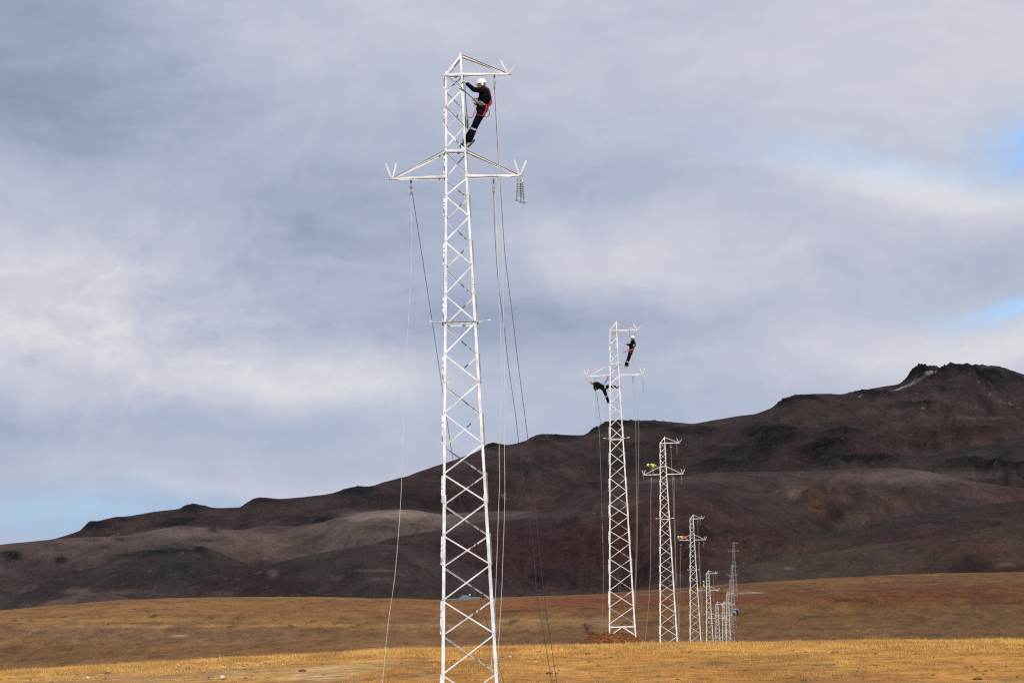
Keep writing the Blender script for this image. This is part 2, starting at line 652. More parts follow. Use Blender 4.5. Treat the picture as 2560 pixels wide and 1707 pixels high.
EX_G = [10.6, 11.5, 13, 15, 18, 22, 27, 33, 40, 50, 62, 75, 90, 105, 120, 135, 150, 165, 180]
th_g = make_cols(10.0, 0.025, EX_G)
d_g = np.concatenate([np.array([0.6, 2, 5, 10, 16, 24]), np.linspace(32, 120, 30), np.linspace(121, 216, 130),
                      np.geomspace(219, 950, 110), np.geomspace(957, 1900, 150)])
kd, kz = ground_knots(th_g)
Zg = pchip(kd, kz, d_g)
TH, DD = np.meshgrid(th_g, d_g)
Xg, Yg = DD * np.sin(TH), DD * np.cos(TH)
Zg = Zg + ground_noise(Xg, Yg, DD)


def gz(x, y):
    """ground height at a place"""
    th, d = math.atan2(x, y), math.hypot(x, y)
    j = int(np.clip(np.searchsorted(th_g, th) - 1, 0, len(th_g) - 2))
    i = int(np.clip(np.searchsorted(d_g, d) - 1, 0, len(d_g) - 2))
    a = (th - th_g[j]) / (th_g[j + 1] - th_g[j])
    b = min(max((d - d_g[i]) / (d_g[i + 1] - d_g[i]), 0), 1)
    return float((Zg[i, j] * (1 - a) + Zg[i, j + 1] * a) * (1 - b) + (Zg[i + 1, j] * (1 - a) + Zg[i + 1, j + 1] * a) * b)


def grid_faces(nr, nc):
    a = np.arange(nr * nc).reshape(nr, nc)
    return np.stack([a[:-1, :-1].ravel(), a[:-1, 1:].ravel(), a[1:, 1:].ravel(), a[1:, :-1].ravel()], 1)


def lerp_tint(T, w, c):
    return T * (1 - w[:, None]) + np.array(c) * w[:, None]


def sstep(a, b, x):
    t = np.clip((x - a) / (b - a), 0, 1)
    return t * t * (3 - 2 * t)


def patches(T, px, py, lst, wob_x, wob_y, base_mask=1.0):
    for (cx, cy, rx, ry, c, s) in lst:
        q = ((px + wob_x * rx * 0.7 - cx) / rx) ** 2 + ((py + wob_y * ry * 0.7 - cy) / ry) ** 2
        T = lerp_tint(T, np.exp(-q ** 1.6) * s * base_mask, c)
    return T


xg, yg, zg, dg_ = Xg.ravel(), Yg.ravel(), Zg.ravel(), DD.ravel()
pxg, pyg = to_px(xg, yg, zg)
S_STRAW, S_RUST, S_BROWN, S_PALE, S_OLIVE = (0.42, 0.215, 0.042), (0.235, 0.075, 0.022), (0.265, 0.125, 0.042), (0.40, 0.265, 0.13), (0.19, 0.115, 0.035)
T = np.tile(np.array(S_STRAW), (len(xg), 1))
fn = fbm(xg / 9.0, yg / 9.0, 4, 31)
T = lerp_tint(T, sstep(0.0, 0.4, fn) * 0.7, (0.25, 0.105, 0.032))
T = lerp_tint(T, sstep(0.05, 0.4, -fn) * 0.45, (0.44, 0.28, 0.10))
T = lerp_tint(T, (1 - sstep(135, 180, dg_)) * 0.45, (0.29, 0.135, 0.042))
T = lerp_tint(T, sstep(0.25, 0.5, fbm(xg / 1.6, yg / 3.0, 3, 33)) * 0.6, (0.13, 0.06, 0.024))
T = lerp_tint(T, 1 - sstep(105, 124, dg_), (0.135, 0.095, 0.062))  # unseen ground below the frame, darkened to cut bounce light on the nearest tower
farw = sstep(230, 600, dg_)
mid = np.tile(np.array(S_BROWN), (len(xg), 1))
n_a = fbm(xg / 90.0, yg / 150.0, 4, 41)
n_b = fbm(xg / 30.0, yg / 60.0, 4, 43)
mid = lerp_tint(mid, sstep(0.0, 0.4, n_a) * 0.7, (0.36, 0.19, 0.05))
mid = lerp_tint(mid, sstep(0.0, 0.4, -n_a) * 0.5, (0.20, 0.095, 0.040))
mid = lerp_tint(mid, sstep(0.15, 0.5, n_b) * 0.4, (0.40, 0.23, 0.08))
mid = lerp_tint(mid, sstep(0.12, 0.5, -n_b) * 0.35, (0.165, 0.08, 0.035))
wx, wy = fbm(xg / 60, yg / 60, 3, 51) * 1.2, fbm(xg / 60, yg / 60, 3, 53) * 1.2
mid = patches(mid, pxg, pyg, [
    (350, 1530, 500, 16, (0.36, 0.165, 0.05), 0.6), (900, 1520, 420, 16, (0.31, 0.12, 0.035), 0.7),
    (300, 1550, 600, 7, (0.46, 0.24, 0.06), 0.6), (900, 1562, 400, 5, (0.44, 0.23, 0.06), 0.5),
    (350, 1585, 500, 22, (0.24, 0.13, 0.062), 0.75), (100, 1635, 300, 26, (0.19, 0.095, 0.030), 0.7), (120, 1670, 160, 10, (0.21, 0.125, 0.05), 0.5),
    (1350, 1520, 260, 18, (0.25, 0.085, 0.028), 0.8), (1600, 1500, 260, 16, (0.24, 0.07, 0.024), 0.8),
    (1250, 1560, 300, 14, (0.33, 0.19, 0.08), 0.6), (1200, 1600, 400, 22, (0.20, 0.10, 0.042), 0.6),
    (2150, 1490, 520, 26, S_RUST, 0.8), (2450, 1480, 240, 22, (0.20, 0.055, 0.018), 0.7), (2000, 1452, 330, 8, (0.36, 0.16, 0.045), 0.6),
    (2100, 1535, 380, 18, (0.25, 0.125, 0.04), 0.6), (2450, 1545, 240, 30, (0.225, 0.12, 0.042), 0.7), (2200, 1580, 500, 14, (0.25, 0.13, 0.048), 0.5),
    (1800, 1578, 300, 10, (0.30, 0.155, 0.055), 0.5),
    (450, 1588, 20, 2.2, (0.50, 0.36, 0.23), 0.8), (105, 1573, 22, 2.0, (0.45, 0.34, 0.23), 0.6), (330, 1567, 130, 2.5, (0.44, 0.30, 0.17), 0.6),
    (1890, 1481, 24, 2.6, (0.58, 0.40, 0.32), 0.95), (1855, 1484, 16, 2.2, (0.52, 0.36, 0.28), 0.8), (1810, 1481, 20, 2.0, (0.06, 0.025, 0.012), 0.8),
    (1500, 1558, 32, 12, (0.33, 0.20, 0.11), 0.6)], wx, wy)
mid = patches(mid, pxg, pyg, [  # gullies and wheel tracks, crisp
    (1462, 1562, 6, 5, (0.07, 0.03, 0.012), 0.9), (1468, 1572, 7, 7, (0.07, 0.03, 0.012), 0.9), (1478, 1583, 12, 4, (0.08, 0.035, 0.014), 0.9),
    (1320, 1527, 90, 2.2, (0.10, 0.035, 0.014), 0.8), (1600, 1555, 100, 1.6, (0.12, 0.05, 0.02), 0.8), (1690, 1559, 60, 1.6, (0.10, 0.04, 0.018), 0.8),
    (2020, 1540, 42, 2.0, (0.10, 0.045, 0.015), 0.8), (1300, 1550, 130, 1.4, (0.45, 0.29, 0.13), 0.7), (2120, 1500, 60, 3, (0.09, 0.03, 0.015), 0.7),
    (2510, 1508, 120, 2, (0.08, 0.03, 0.012), 0.7), (500, 1563, 420, 1.6, (0.50, 0.27, 0.07), 0.6), (1880, 1556, 60, 1.5, (0.44, 0.26, 0.10), 0.6)], wx * 0.3, wy * 0.3)
dots = fbm(xg / 5.0, yg / 14.0, 2, 57) + 0.35 * fbm(xg / 80.0, yg / 80.0, 2, 58)
mid = lerp_tint(mid, sstep(0.42, 0.60, dots) * 0.75, (0.095, 0.050, 0.022))
mid = lerp_tint(mid, sstep(0.48, 0.66, -dots) * 0.22, (0.42, 0.26, 0.11))
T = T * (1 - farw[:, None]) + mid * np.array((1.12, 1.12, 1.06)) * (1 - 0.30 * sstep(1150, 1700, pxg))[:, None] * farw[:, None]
# worn track and bare soil in the near pasture
fw_mask = 1 - farw
T = patches(T, pxg, pyg, [
    (760, 1690, 130, 12, (0.46, 0.30, 0.13), 0.8), (860, 1672, 110, 9, (0.46, 0.31, 0.14), 0.8), (950, 1655, 90, 8, (0.45, 0.28, 0.11), 0.7),
    (1060, 1690, 40, 22, (0.44, 0.27, 0.11), 0.5), (500, 1676, 330, 12, (0.36, 0.25, 0.12), 0.6), (250, 1695, 240, 12, (0.34, 0.24, 0.12), 0.5),
    (1300, 1670, 240, 26, (0.40, 0.19, 0.05), 0.6), (1150, 1640, 200, 10, (0.40, 0.18, 0.04), 0.5)], fbm(xg / 5, yg / 9, 3, 61) * 1.4, fbm(xg / 5, yg / 9, 3, 63) * 1.4, fw_mask)

M_GROUND = bpy.data.materials.new('dry_pasture_soil')
M_GROUND.use_nodes = True
N = NT(M_GROUND.node_tree)
b = N.n['Principled BSDF']
b.inputs['Roughness'].default_value = 0.95
b.inputs['Specular IOR Level'].default_value = 0.1
at = N.new('ShaderNodeAttribute', attribute_name='tint')
co = N.new('ShaderNodeTexCoord').outputs['Object']
f1 = N.noise(co, 0.9, 6, 0.7)
f2 = N.noise(N.mapping(co, scale=(0.16, 0.05, 0.16)), 1.0, 6, 0.65)
f3 = N.noise(N.mapping(co, scale=(0.55, 0.22, 0.5), loc=(4, 8, 1)), 1.0, 5, 0.7)
f4 = N.noise(co, 5.0, 4, 0.7)
g = N.mix(1.0, at.outputs['Color'], N.ramp(f1, [(0.37, (0.58, 0.54, 0.52)), (0.5, (1, 1, 1)), (0.63, (1.32, 1.28, 1.2))]), 'MULTIPLY')
g = N.mix(1.0, g, N.ramp(f2, [(0.36, (0.72, 0.70, 0.68)), (0.5, (1, 1, 1)), (0.64, (1.22, 1.2, 1.15))]), 'MULTIPLY')
g = N.mix(1.0, g, N.ramp(f4, [(0.3, (0.7, 0.66, 0.62)), (0.5, (1, 1, 1)), (0.72, (1.2, 1.2, 1.2))]), 'MULTIPLY')
g = N.mix(N.maprange(f3, 0.66, 0.74, 0.0, 0.6), g, (0.085, 0.04, 0.018, 1))
N.l.new(g, b.inputs['Base Color'])
bp = N.new('ShaderNodeBump')
bp.inputs['Strength'].default_value = 0.6
bp.inputs['Distance'].default_value = 0.12
N.l.new(f1, bp.inputs['Height'])
N.l.new(bp.outputs[0], b.inputs['Normal'])
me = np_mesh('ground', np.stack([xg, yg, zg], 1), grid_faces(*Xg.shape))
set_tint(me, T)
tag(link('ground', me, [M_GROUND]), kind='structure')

# ---- hills
LAY = [  # name, distance (or [(px, d)...]), front slope, back slope, rounding, outline, base tint
    ('main', [(0, 3700), (900, 3900), (1500, 4600), (2560, 5000)], 0.30, 0.35, 130,
     [(-300, 1420), (0, 1372), (140, 1347), (200, 1327), (222, 1312), (250, 1302), (290, 1296), (380, 1281), (450, 1273), (462, 1266), (500, 1266), (540, 1270), (600, 1269), (616, 1258),
      (640, 1248), (700, 1250), (760, 1243), (800, 1238), (850, 1231), (880, 1223), (920, 1220), (958, 1206), (1020, 1190), (1088, 1166), (1140, 1149), (1186, 1133), (1218, 1117), (1235, 1111), (1268, 1116), (1310, 1105),
      (1340, 1094), (1360, 1090), (1400, 1090), (1458, 1089), (1480, 1078), (1507, 1064), (1556, 1052), (1590, 1053), (1633, 1057), (1690, 1059), (1732, 1061), (1799, 1049), (1850, 1041), (1890, 1036), (1937, 1019),
      (1955, 1008), (1977, 997), (2000, 990), (2028, 987), (2076, 986), (2103, 989), (2147, 984), (2182, 972), (2220, 966), (2250, 961), (2269, 951), (2280, 936), (2289, 925), (2300, 919), (2313, 917), (2325, 922), (2333, 920), (2350, 927), (2360, 927), (2366, 916),
      (2384, 911), (2412, 916), (2440, 917), (2471, 920), (2510, 929), (2560, 939), (2800, 985), (2950, 1040)], (0.108, 0.077, 0.066)),
    ('left_mid', 2950, 0.24, 0.30, 140,
     [(-300, 1375), (0, 1361), (140, 1347), (232, 1344), (321, 1340), (387, 1325), (445, 1316), (495, 1317), (542, 1323), (600, 1324), (666, 1313), (735, 1317), (813, 1306), (875, 1287), (910, 1281), (937, 1279), (995, 1274),
      (1054, 1278), (1104, 1286), (1208, 1280), (1363, 1276), (1450, 1292), (1560, 1335), (1700, 1420), (1900, 1560)], (0.156, 0.119, 0.101)),
    ('rock_hill', 4100, 0.26, 0.3, 60,
     [(1550, 1260), (1700, 1178), (1780, 1146), (1850, 1112), (1895, 1085), (1930, 1070), (1990, 1064), (2050, 1070), (2095, 1068), (2150, 1084), (2180, 1100), (2253, 1136), (2310, 1165), (2400, 1230), (2500, 1330)], (0.075, 0.062, 0.055)),
    ('right_far', 3900, 0.24, 0.3, 120,
     [(1950, 1300), (2100, 1200), (2234, 1150), (2330, 1136), (2450, 1116), (2560, 1094), (2800, 1050), (2950, 1040)], (0.085, 0.06, 0.052)),
    ('pale_right', 3400, 0.22, 0.3, 140,
     [(1450, 1310), (1600, 1230), (1700, 1196), (1771, 1183), (1870, 1181), (1977, 1180), (2080, 1177), (2135, 1174), (2234, 1172), (2310, 1178), (2372, 1192), (2450, 1207), (2560, 1222), (2800, 1240), (2950, 1260)], (0.118, 0.083, 0.070)),
    ('maroon', 2600, 0.22, 0.3, 120,
     [(500, 1560), (800, 1425), (900, 1372), (976, 1345), (1092, 1325), (1208, 1304), (1290, 1290), (1363, 1276), (1441, 1248), (1518, 1224), (1570, 1210), (1620, 1200), (1680, 1196), (1759, 1200), (1838, 1219), (1921, 1238), (1990, 1262), (2060, 1300), (2120, 1340), (2250, 1450)], (0.095, 0.058, 0.050)),
    ('right_4', 2450, 0.22, 0.3, 120,
     [(1450, 1470), (1600, 1420), (1740, 1391), (1937, 1355), (2095, 1324), (2214, 1300), (2320, 1276), (2450, 1262), (2560, 1252), (2800, 1230), (2950, 1220)], (0.105, 0.062, 0.047)),
    ('left_dome', 2450, 0.24, 0.32, 110,
     [(-300, 1560), (40, 1490), (174, 1442), (260, 1412), (310, 1397), (387, 1364), (445, 1356), (500, 1366), (580, 1393), (697, 1437), (780, 1475), (900, 1540)], (0.115, 0.088, 0.075)),
    ('right_5', 2150, 0.18, 0.3, 110,
     [(1550, 1478), (1700, 1441), (1842, 1411), (2056, 1379), (2253, 1351), (2372, 1331), (2470, 1315), (2560, 1303), (2800, 1270), (2950, 1260)], (0.11, 0.075, 0.048)),
    ('centre_dome', 2230, 0.2, 0.3, 110,
     [(250, 1560), (420, 1482), (503, 1442), (639, 1417), (774, 1386), (860, 1369), (900, 1363), (937, 1358), (1015, 1363), (1073, 1379), (1150, 1402), (1230, 1440), (1330, 1500)], (0.105, 0.07, 0.062)),
    ('left_low', 2020, 0.2, 0.3, 70,
     [(-300, 1560), (60, 1515), (130, 1492), (200, 1478), (240, 1475), (310, 1484), (370, 1500), (450, 1525)], (0.17, 0.12, 0.095)),
]
EX_H = [10.6, 11.5, 13, 15, 18, 22, 27, 33]
th_h = make_cols(10.0, 0.021, EX_H)
d_h = np.concatenate([np.geomspace(1900, 3200, 330), np.geomspace(3206, 5300, 330), np.geomspace(5330, 8500, 24)])
TH, DH = np.meshgrid(th_h, d_h)
Xh, Yh = DH * np.sin(TH), DH * np.cos(TH)
te_f = tan_of_rows(th_h, FTOP)
z_edge = CAMZ + D1 * 18 * te_f - 8.0
edge_noise = ground_noise(1900 * np.sin(th_h), 1900 * np.cos(th_h), np.full_like(th_h, 1900.0))
kd2, kz2 = ground_knots(th_h)
z_edge = pchip(kd2, kz2, np.array([1900.0]))[0] + edge_noise
base = z_edge[None, :] - 6 * sstep(1900, 2100, DH) + 12 * sstep(2300, 5000, DH)
# broad folds that the ridges share
gul = fbm(Xh / 420.0, Yh / 420.0, 5, 71, 0.5, True)
sml = fbm(Xh / 95.0, Yh / 95.0, 4, 73)
rgh = fbm(Xh / 26.0, Yh / 26.0, 3, 75)
wpx = 40 * fbm(Xh / 260.0, Yh / 260.0, 3, 76)
ravine = -np.maximum(0, fbm((Xh + wpx) / 105.0, (Yh + wpx) / 380.0, 4, 77, 0.5, True) - 0.05)
rill = -np.maximum(0, fbm((Xh + wpx) / 34.0, (Yh + wpx) / 130.0, 3, 78, 0.5, True) - 0.1)
layers = []
for (nm, dist, kf, kb, rd, pts, tint) in LAY:
    pts = list(pts)
    if pts[0][0] > -250:
        pts = [(-420, 1735), (pts[0][0] - 260, pts[0][1] + 250), (pts[0][0] - 110, pts[0][1] + 75)] + pts
    if pts[-1][0] < 2790:
        pts = pts + [(pts[-1][0] + 110, pts[-1][1] + 75), (pts[-1][0] + 260, pts[-1][1] + 250), (3100, 1660)]
    te = tan_of_rows(th_h, pts)
    kw = 61
    te_s = np.convolve(np.pad(te, kw // 2, mode='edge'), np.hanning(kw) / np.hanning(kw).sum(), 'valid')
    if isinstance(dist, list):
        di = np.interp(np.tan(th_h) * FPX + 1280, [a for a, _ in dist], [c for _, c in dist])
    else:
        di = np.full_like(th_h, float(dist))
    # let each crest wander in depth so ridges are not arcs round the camera
    di = di + 90 * fbm(th_h * 26, th_h * 0 + 3.3 + len(layers), 3, 81 + len(layers))
    u = DH - di[None, :]
    rd = rd * (1.0 if nm == 'main' else 0.6)
    k = np.where(u < 0, kf, kb * 1.4)
    fall = k * (np.sqrt(u * u + rd * rd) - rd)
    # silhouettes: the flank falls off, folds grow away from the crest
    amp = 1 - np.exp(-(u / 260.0) ** 2)
    keep = np.exp(-(u / 170.0) ** 2)
    z = CAMZ + di[None, :] * (te_s[None, :] + (te - te_s)[None, :] * keep) - fall + amp * (34 * gul + 12 * sml + (20 if nm == 'main' else 30) * ravine + (5 if nm == 'main' else 9) * rill) + 0.8 * sml + 0.5 * rgh
    layers.append(z)
ST = np.stack([base + 2.0 * sml * sstep(1920, 2050, DH)] + layers)
SG = 3.0
mx = ST.max(0)
Zh = mx + SG * np.log(np.exp((ST - mx) / SG).sum(0)) - SG * np.log(1.0)
Zh[0] = z_edge
dom = ST.argmax(0)
edge = np.exp(-np.clip((DH - 1900) / 60.0, 0, None))
Zh = Zh * (1 - edge) + (base + 0) * edge
Zh[0] = z_edge
wts = np.exp((ST - mx) / 10.0)
wts /= wts.sum(0)
pxh, pyh = to_px(Xh, Yh, Zh)
# crags: rough dark rock
wobx, woby = fbm(Xh / 120, Yh / 120, 4, 91) * 1.3, fbm(Xh / 120, Yh / 120, 4, 93) * 1.3
ROCK = [(225, 1312, 55, 10, 1), (295, 1298, 40, 5, .8), (480, 1268, 30, 9, 1), (655, 1251, 45, 10, 1), (890, 1228, 50, 14, 1), (460, 1300, 40, 10, .7), (430, 1312, 30, 6, .7),
        (760, 1300, 90, 9, .9), (1235, 1116, 34, 9, 1), (1380, 1096, 60, 8, .9), (1560, 1060, 120, 10, .9), (1745, 1075, 60, 10, .8), (1960, 1006, 40, 12, 1), (2000, 998, 45, 10, .9),
        (2170, 985, 60, 9, .9), (2310, 940, 50, 22, 1.2), (2400, 930, 60, 16, 1.1), (2470, 935, 60, 14, .8), (2500, 955, 60, 18, 1), (1930, 1085, 60, 22, 1), (1905, 1110, 40, 20, 1), (1860, 1130, 50, 16, .8), (2115, 1080, 45, 9, 1),
        (2060, 1130, 70, 30, 1), (2090, 1105, 60, 14, .8), (2150, 1150, 120, 14, .9), (1980, 1095, 60, 12, .6), (1810, 1155, 60, 12, .7), (2440, 1075, 60, 7, .8), (2480, 1165, 110, 9, .9), (2420, 1155, 70, 7, .8), (2300, 1010, 60, 10, .6), (2330, 975, 60, 8, .6),
        (1700, 1075, 50, 8, .6), (1490, 1075, 30, 8, .8),
        (390, 1382, 50, 5, 1), (440, 1378, 34, 7, 1), (490, 1375, 26, 6, 1), (340, 1390, 40, 4, .8), (28, 1392, 26, 12, 1), (152, 1402, 16, 7, 1), (300, 1349, 18, 4, .9), (537, 1324, 14, 6, 1), (260, 1368, 16, 4, .6), (510, 1352, 20, 3, .7),
        (950, 1240, 80, 10, .6), (1480, 1215, 50, 10, .6), (1330, 1160, 70, 12, .4)]
rock = np.zeros_like(Xh)
for (cx, cy, rx, ry, s) in ROCK:
    q = ((pxh + wobx * rx * 0.5 - cx) / rx) ** 2 + ((pyh + woby * ry * 0.6 - cy) / ry) ** 2
    rock = np.maximum(rock, s * np.exp(-q ** 1.5))
rock = rock * (dom > 0)
crag = np.maximum(0, fbm(Xh / 34, Yh / 34, 4, 101, 0.6, True) + 0.25)
crest_damp = 1 - 0.55 * np.exp(-((pyh - 1000) / 2000.0) ** 2) * 0
crag2 = np.maximum(0, fbm(Xh / 13, Yh / 16, 3, 103, 0.6, True) + 0.2)
Zh = Zh + rock * (crag * 4.6 + crag2 * 2.4 - 2.4) * (0.6 + 0.7 * sstep(1100, 1900, pxh) + 0.7 * sstep(2200, 2300, pxh))
T = np.zeros((Xh.size, 3))
tints = [(0.13, 0.08, 0.06)] + [l[6] for l in LAY]
for i, c in enumerate(tints):
    T += wts[i].ravel()[:, None] * np.array(c)
xh, yh = Xh.ravel(), Yh.ravel()
n1_ = fbm(xh / 330, yh / 520, 4, 111)
n2_ = fbm(xh / 110, yh / 240, 4, 113)
n3_ = fbm(xh / 40, yh / 90, 3, 115)
T = lerp_tint(T, sstep(0.02, 0.4, n1_) * 0.55, (0.115, 0.058, 0.050))
T = lerp_tint(T, sstep(0.02, 0.4, -n1_) * 0.50, (0.085, 0.075, 0.055))
T = lerp_tint(T, sstep(0.12, 0.5, n2_) * 0.45, (0.15, 0.11, 0.088))
T = lerp_tint(T, sstep(0.12, 0.5, -n2_) * 0.40, (0.062, 0.046, 0.046))
T *= (1 + 0.35 * n3_)[:, None]
px_, py_ = pxh.ravel(), pyh.ravel()
wx, wy = wobx.ravel(), woby.ravel()
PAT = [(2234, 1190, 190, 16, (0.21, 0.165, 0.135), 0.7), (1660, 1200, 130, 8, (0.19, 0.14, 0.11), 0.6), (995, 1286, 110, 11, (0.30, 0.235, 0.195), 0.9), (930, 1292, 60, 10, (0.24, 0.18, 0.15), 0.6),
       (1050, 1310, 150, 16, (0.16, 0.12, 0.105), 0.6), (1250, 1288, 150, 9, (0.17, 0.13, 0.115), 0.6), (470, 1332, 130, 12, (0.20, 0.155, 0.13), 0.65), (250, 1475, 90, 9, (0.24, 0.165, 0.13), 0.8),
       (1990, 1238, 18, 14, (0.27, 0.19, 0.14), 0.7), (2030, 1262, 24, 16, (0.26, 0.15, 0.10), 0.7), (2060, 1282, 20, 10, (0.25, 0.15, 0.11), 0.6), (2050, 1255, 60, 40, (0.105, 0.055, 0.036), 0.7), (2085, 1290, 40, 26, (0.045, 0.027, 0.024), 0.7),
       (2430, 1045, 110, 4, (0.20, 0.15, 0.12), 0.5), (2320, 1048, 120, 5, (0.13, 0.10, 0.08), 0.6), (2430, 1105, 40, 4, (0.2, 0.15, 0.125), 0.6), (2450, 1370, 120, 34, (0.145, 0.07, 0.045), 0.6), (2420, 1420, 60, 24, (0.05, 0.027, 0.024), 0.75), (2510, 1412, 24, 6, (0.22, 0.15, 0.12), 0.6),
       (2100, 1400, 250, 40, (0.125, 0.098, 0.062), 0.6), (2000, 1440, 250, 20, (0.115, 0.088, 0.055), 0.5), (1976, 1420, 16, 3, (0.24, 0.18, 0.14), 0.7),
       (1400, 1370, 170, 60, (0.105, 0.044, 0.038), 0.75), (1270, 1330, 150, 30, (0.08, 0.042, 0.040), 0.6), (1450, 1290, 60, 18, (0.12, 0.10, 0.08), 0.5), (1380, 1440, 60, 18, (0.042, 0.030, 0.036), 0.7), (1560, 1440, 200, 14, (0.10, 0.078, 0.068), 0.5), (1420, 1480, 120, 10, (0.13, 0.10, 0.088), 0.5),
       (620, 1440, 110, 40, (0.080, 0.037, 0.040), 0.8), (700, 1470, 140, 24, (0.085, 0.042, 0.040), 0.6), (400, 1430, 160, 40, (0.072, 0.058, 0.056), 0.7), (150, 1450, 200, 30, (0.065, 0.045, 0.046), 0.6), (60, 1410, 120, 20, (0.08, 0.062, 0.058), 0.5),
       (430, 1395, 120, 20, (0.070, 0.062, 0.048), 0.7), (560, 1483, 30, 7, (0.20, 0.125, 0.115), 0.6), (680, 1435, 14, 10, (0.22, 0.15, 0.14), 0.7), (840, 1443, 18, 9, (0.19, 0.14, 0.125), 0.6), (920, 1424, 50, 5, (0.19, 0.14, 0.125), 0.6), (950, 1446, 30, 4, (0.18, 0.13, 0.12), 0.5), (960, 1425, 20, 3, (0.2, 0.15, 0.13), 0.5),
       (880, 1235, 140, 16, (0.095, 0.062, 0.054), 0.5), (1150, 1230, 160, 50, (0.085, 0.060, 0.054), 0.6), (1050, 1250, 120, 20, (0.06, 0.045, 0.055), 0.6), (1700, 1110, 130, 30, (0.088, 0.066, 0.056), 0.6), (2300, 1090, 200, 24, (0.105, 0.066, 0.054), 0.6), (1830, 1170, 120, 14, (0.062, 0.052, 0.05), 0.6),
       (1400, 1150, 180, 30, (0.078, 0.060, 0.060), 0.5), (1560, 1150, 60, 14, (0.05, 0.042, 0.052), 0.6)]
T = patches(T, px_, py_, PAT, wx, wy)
T = lerp_tint(T, np.clip(rock.ravel() * (0.55 + 0.6 * sstep(-0.2, 0.5, -n3_)) * 1.15, 0, 1), (0.027, 0.027, 0.032))
T = lerp_tint(T, np.clip(rock.ravel(), 0, 1) * sstep(0.25, 0.6, fbm(xh / 22, yh / 40, 3, 121)) * 0.5, (0.12, 0.105, 0.09))
# old snow lying in the crags, pale stone scatter
snow = np.zeros(len(T))
for (cx, cy, rx, ry) in ((2258, 968, 16, 2.6), (2240, 976, 12, 2.4), (2280, 960, 12, 2.0), (2300, 953, 9, 1.6), (2316, 948, 9, 1.5), (2330, 943, 10, 1.5), (2345, 939, 6, 1.5), (2150, 992, 5, 1.0)):
    q = ((px_ + wx * rx * 0.3 - cx) / rx) ** 2 + ((py_ + (px_ - cx) * 0.42 - cy) / ry) ** 2
    snow = np.maximum(snow, np.exp(-q ** 2))
T = 0.062 * (np.maximum(T, 0.004) / 0.082) ** 1.45  # soil tones deepened, so colour also stands in for shade between ridges
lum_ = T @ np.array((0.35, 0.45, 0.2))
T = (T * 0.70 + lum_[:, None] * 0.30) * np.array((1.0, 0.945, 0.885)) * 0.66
T = lerp_tint(T, snow * 0.7, (0.5, 0.55, 0.56))
spk = fbm(xh / 9.0, yh / 16.0, 2, 131) * 0.7 + 0.6 * fbm(xh / 140, yh / 140, 2, 133)
T = lerp_tint(T, sstep(0.56, 0.75, spk) * 0.8, (0.18, 0.14, 0.115))

M_HILL = bpy.data.materials.new('bare_hill_scrub')
M_HILL.use_nodes = True
N = NT(M_HILL.node_tree)
b = N.n['Principled BSDF']
b.inputs['Roughness'].default_value = 0.95
b.inputs['Specular IOR Level'].default_value = 0.08
at = N.new('ShaderNodeAttribute', attribute_name='tint')
co = N.new('ShaderNodeTexCoord').outputs['Object']
f1 = N.noise(N.mapping(co, scale=(1, 0.5, 1)), 0.05, 7, 0.66)
f2 = N.noise(co, 0.35, 5, 0.7)
g = N.mix(1.0, at.outputs['Color'], N.ramp(f1, [(0.34, (0.66, 0.65, 0.67)), (0.5, (1, 1, 1)), (0.66, (1.28, 1.26, 1.22))]), 'MULTIPLY')
g = N.mix(1.0, g, N.ramp(f2, [(0.38, (0.76, 0.76, 0.77)), (0.5, (1, 1, 1)), (0.62, (1.2, 1.2, 1.19))]), 'MULTIPLY')
f3 = N.noise(N.mapping(co, scale=(0.11, 0.05, 0.11), loc=(3, 5, 2)), 1.0, 6, 0.72)
g = N.mix(N.maprange(f3, 0.60, 0.68, 0.0, 0.55), g, (0.022, 0.021, 0.020, 1))
g = N.mix(N.maprange(f3, 0.40, 0.33, 0.0, 0.35), g, (0.16, 0.125, 0.105, 1))
N.l.new(g, b.inputs['Base Color'])
bp = N.new('ShaderNodeBump')
bp.inputs['Strength'].default_value = 0.9
bp.inputs['Distance'].default_value = 5.0
N.l.new(f1, bp.inputs['Height'])
N.l.new(bp.outputs[0], b.inputs['Normal'])
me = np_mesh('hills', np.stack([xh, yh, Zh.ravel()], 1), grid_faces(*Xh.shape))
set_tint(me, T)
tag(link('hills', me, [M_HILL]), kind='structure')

# ------------------------------------------------------------------ unseen cloud slab, placed out of frame to shade the hills
CL_ALT = 1700.0
sh = CL_ALT / math.tan(SUN_EL)
cx0, cy0 = -math.sin(SUN_AZ) * sh, -math.cos(SUN_AZ) * sh
SHX0, SHX1, SHY0, SHY1 = -3600.0, 3600.0, 960.0, 8600.0
nx, ny = 60, 64
gx, gy = np.meshgrid(np.linspace(SHX0, SHX1, nx), np.linspace(SHY0, SHY1, ny))
ex = gx + 160 * fbm(gx / 900, gy / 900, 3, 141)
ey = gy + 45 * fbm(gx / 500, gy / 500, 3, 143)
ux_, uy_ = np.linspace(-1, 1, nx)[None, :], np.linspace(-1, 1, ny)[:, None]
thick = (1 - np.abs(ux_) ** 6) * (1 - np.abs(uy_) ** 10)
zt = CL_ALT + thick * (90 + 60 * fbm(gx / 600, gy / 600, 4, 145))
zb = CL_ALT - thick * (60 + 50 * fbm(gx / 420, gy / 420, 4, 147))
top = np.stack([ex + cx0, ey + cy0, zt], -1).reshape(-1, 3)
bot = np.stack([ex + cx0, ey + cy0, zb - 1], -1).reshape(-1, 3)
F = grid_faces(ny, nx)
n_ = nx * ny
rim = np.concatenate([np.arange(nx), np.arange(1, ny) * nx + nx - 1, (ny - 1) * nx + np.arange(nx - 2, -1, -1), np.arange(ny - 2, 0, -1) * nx])
rim2 = np.roll(rim, -1)
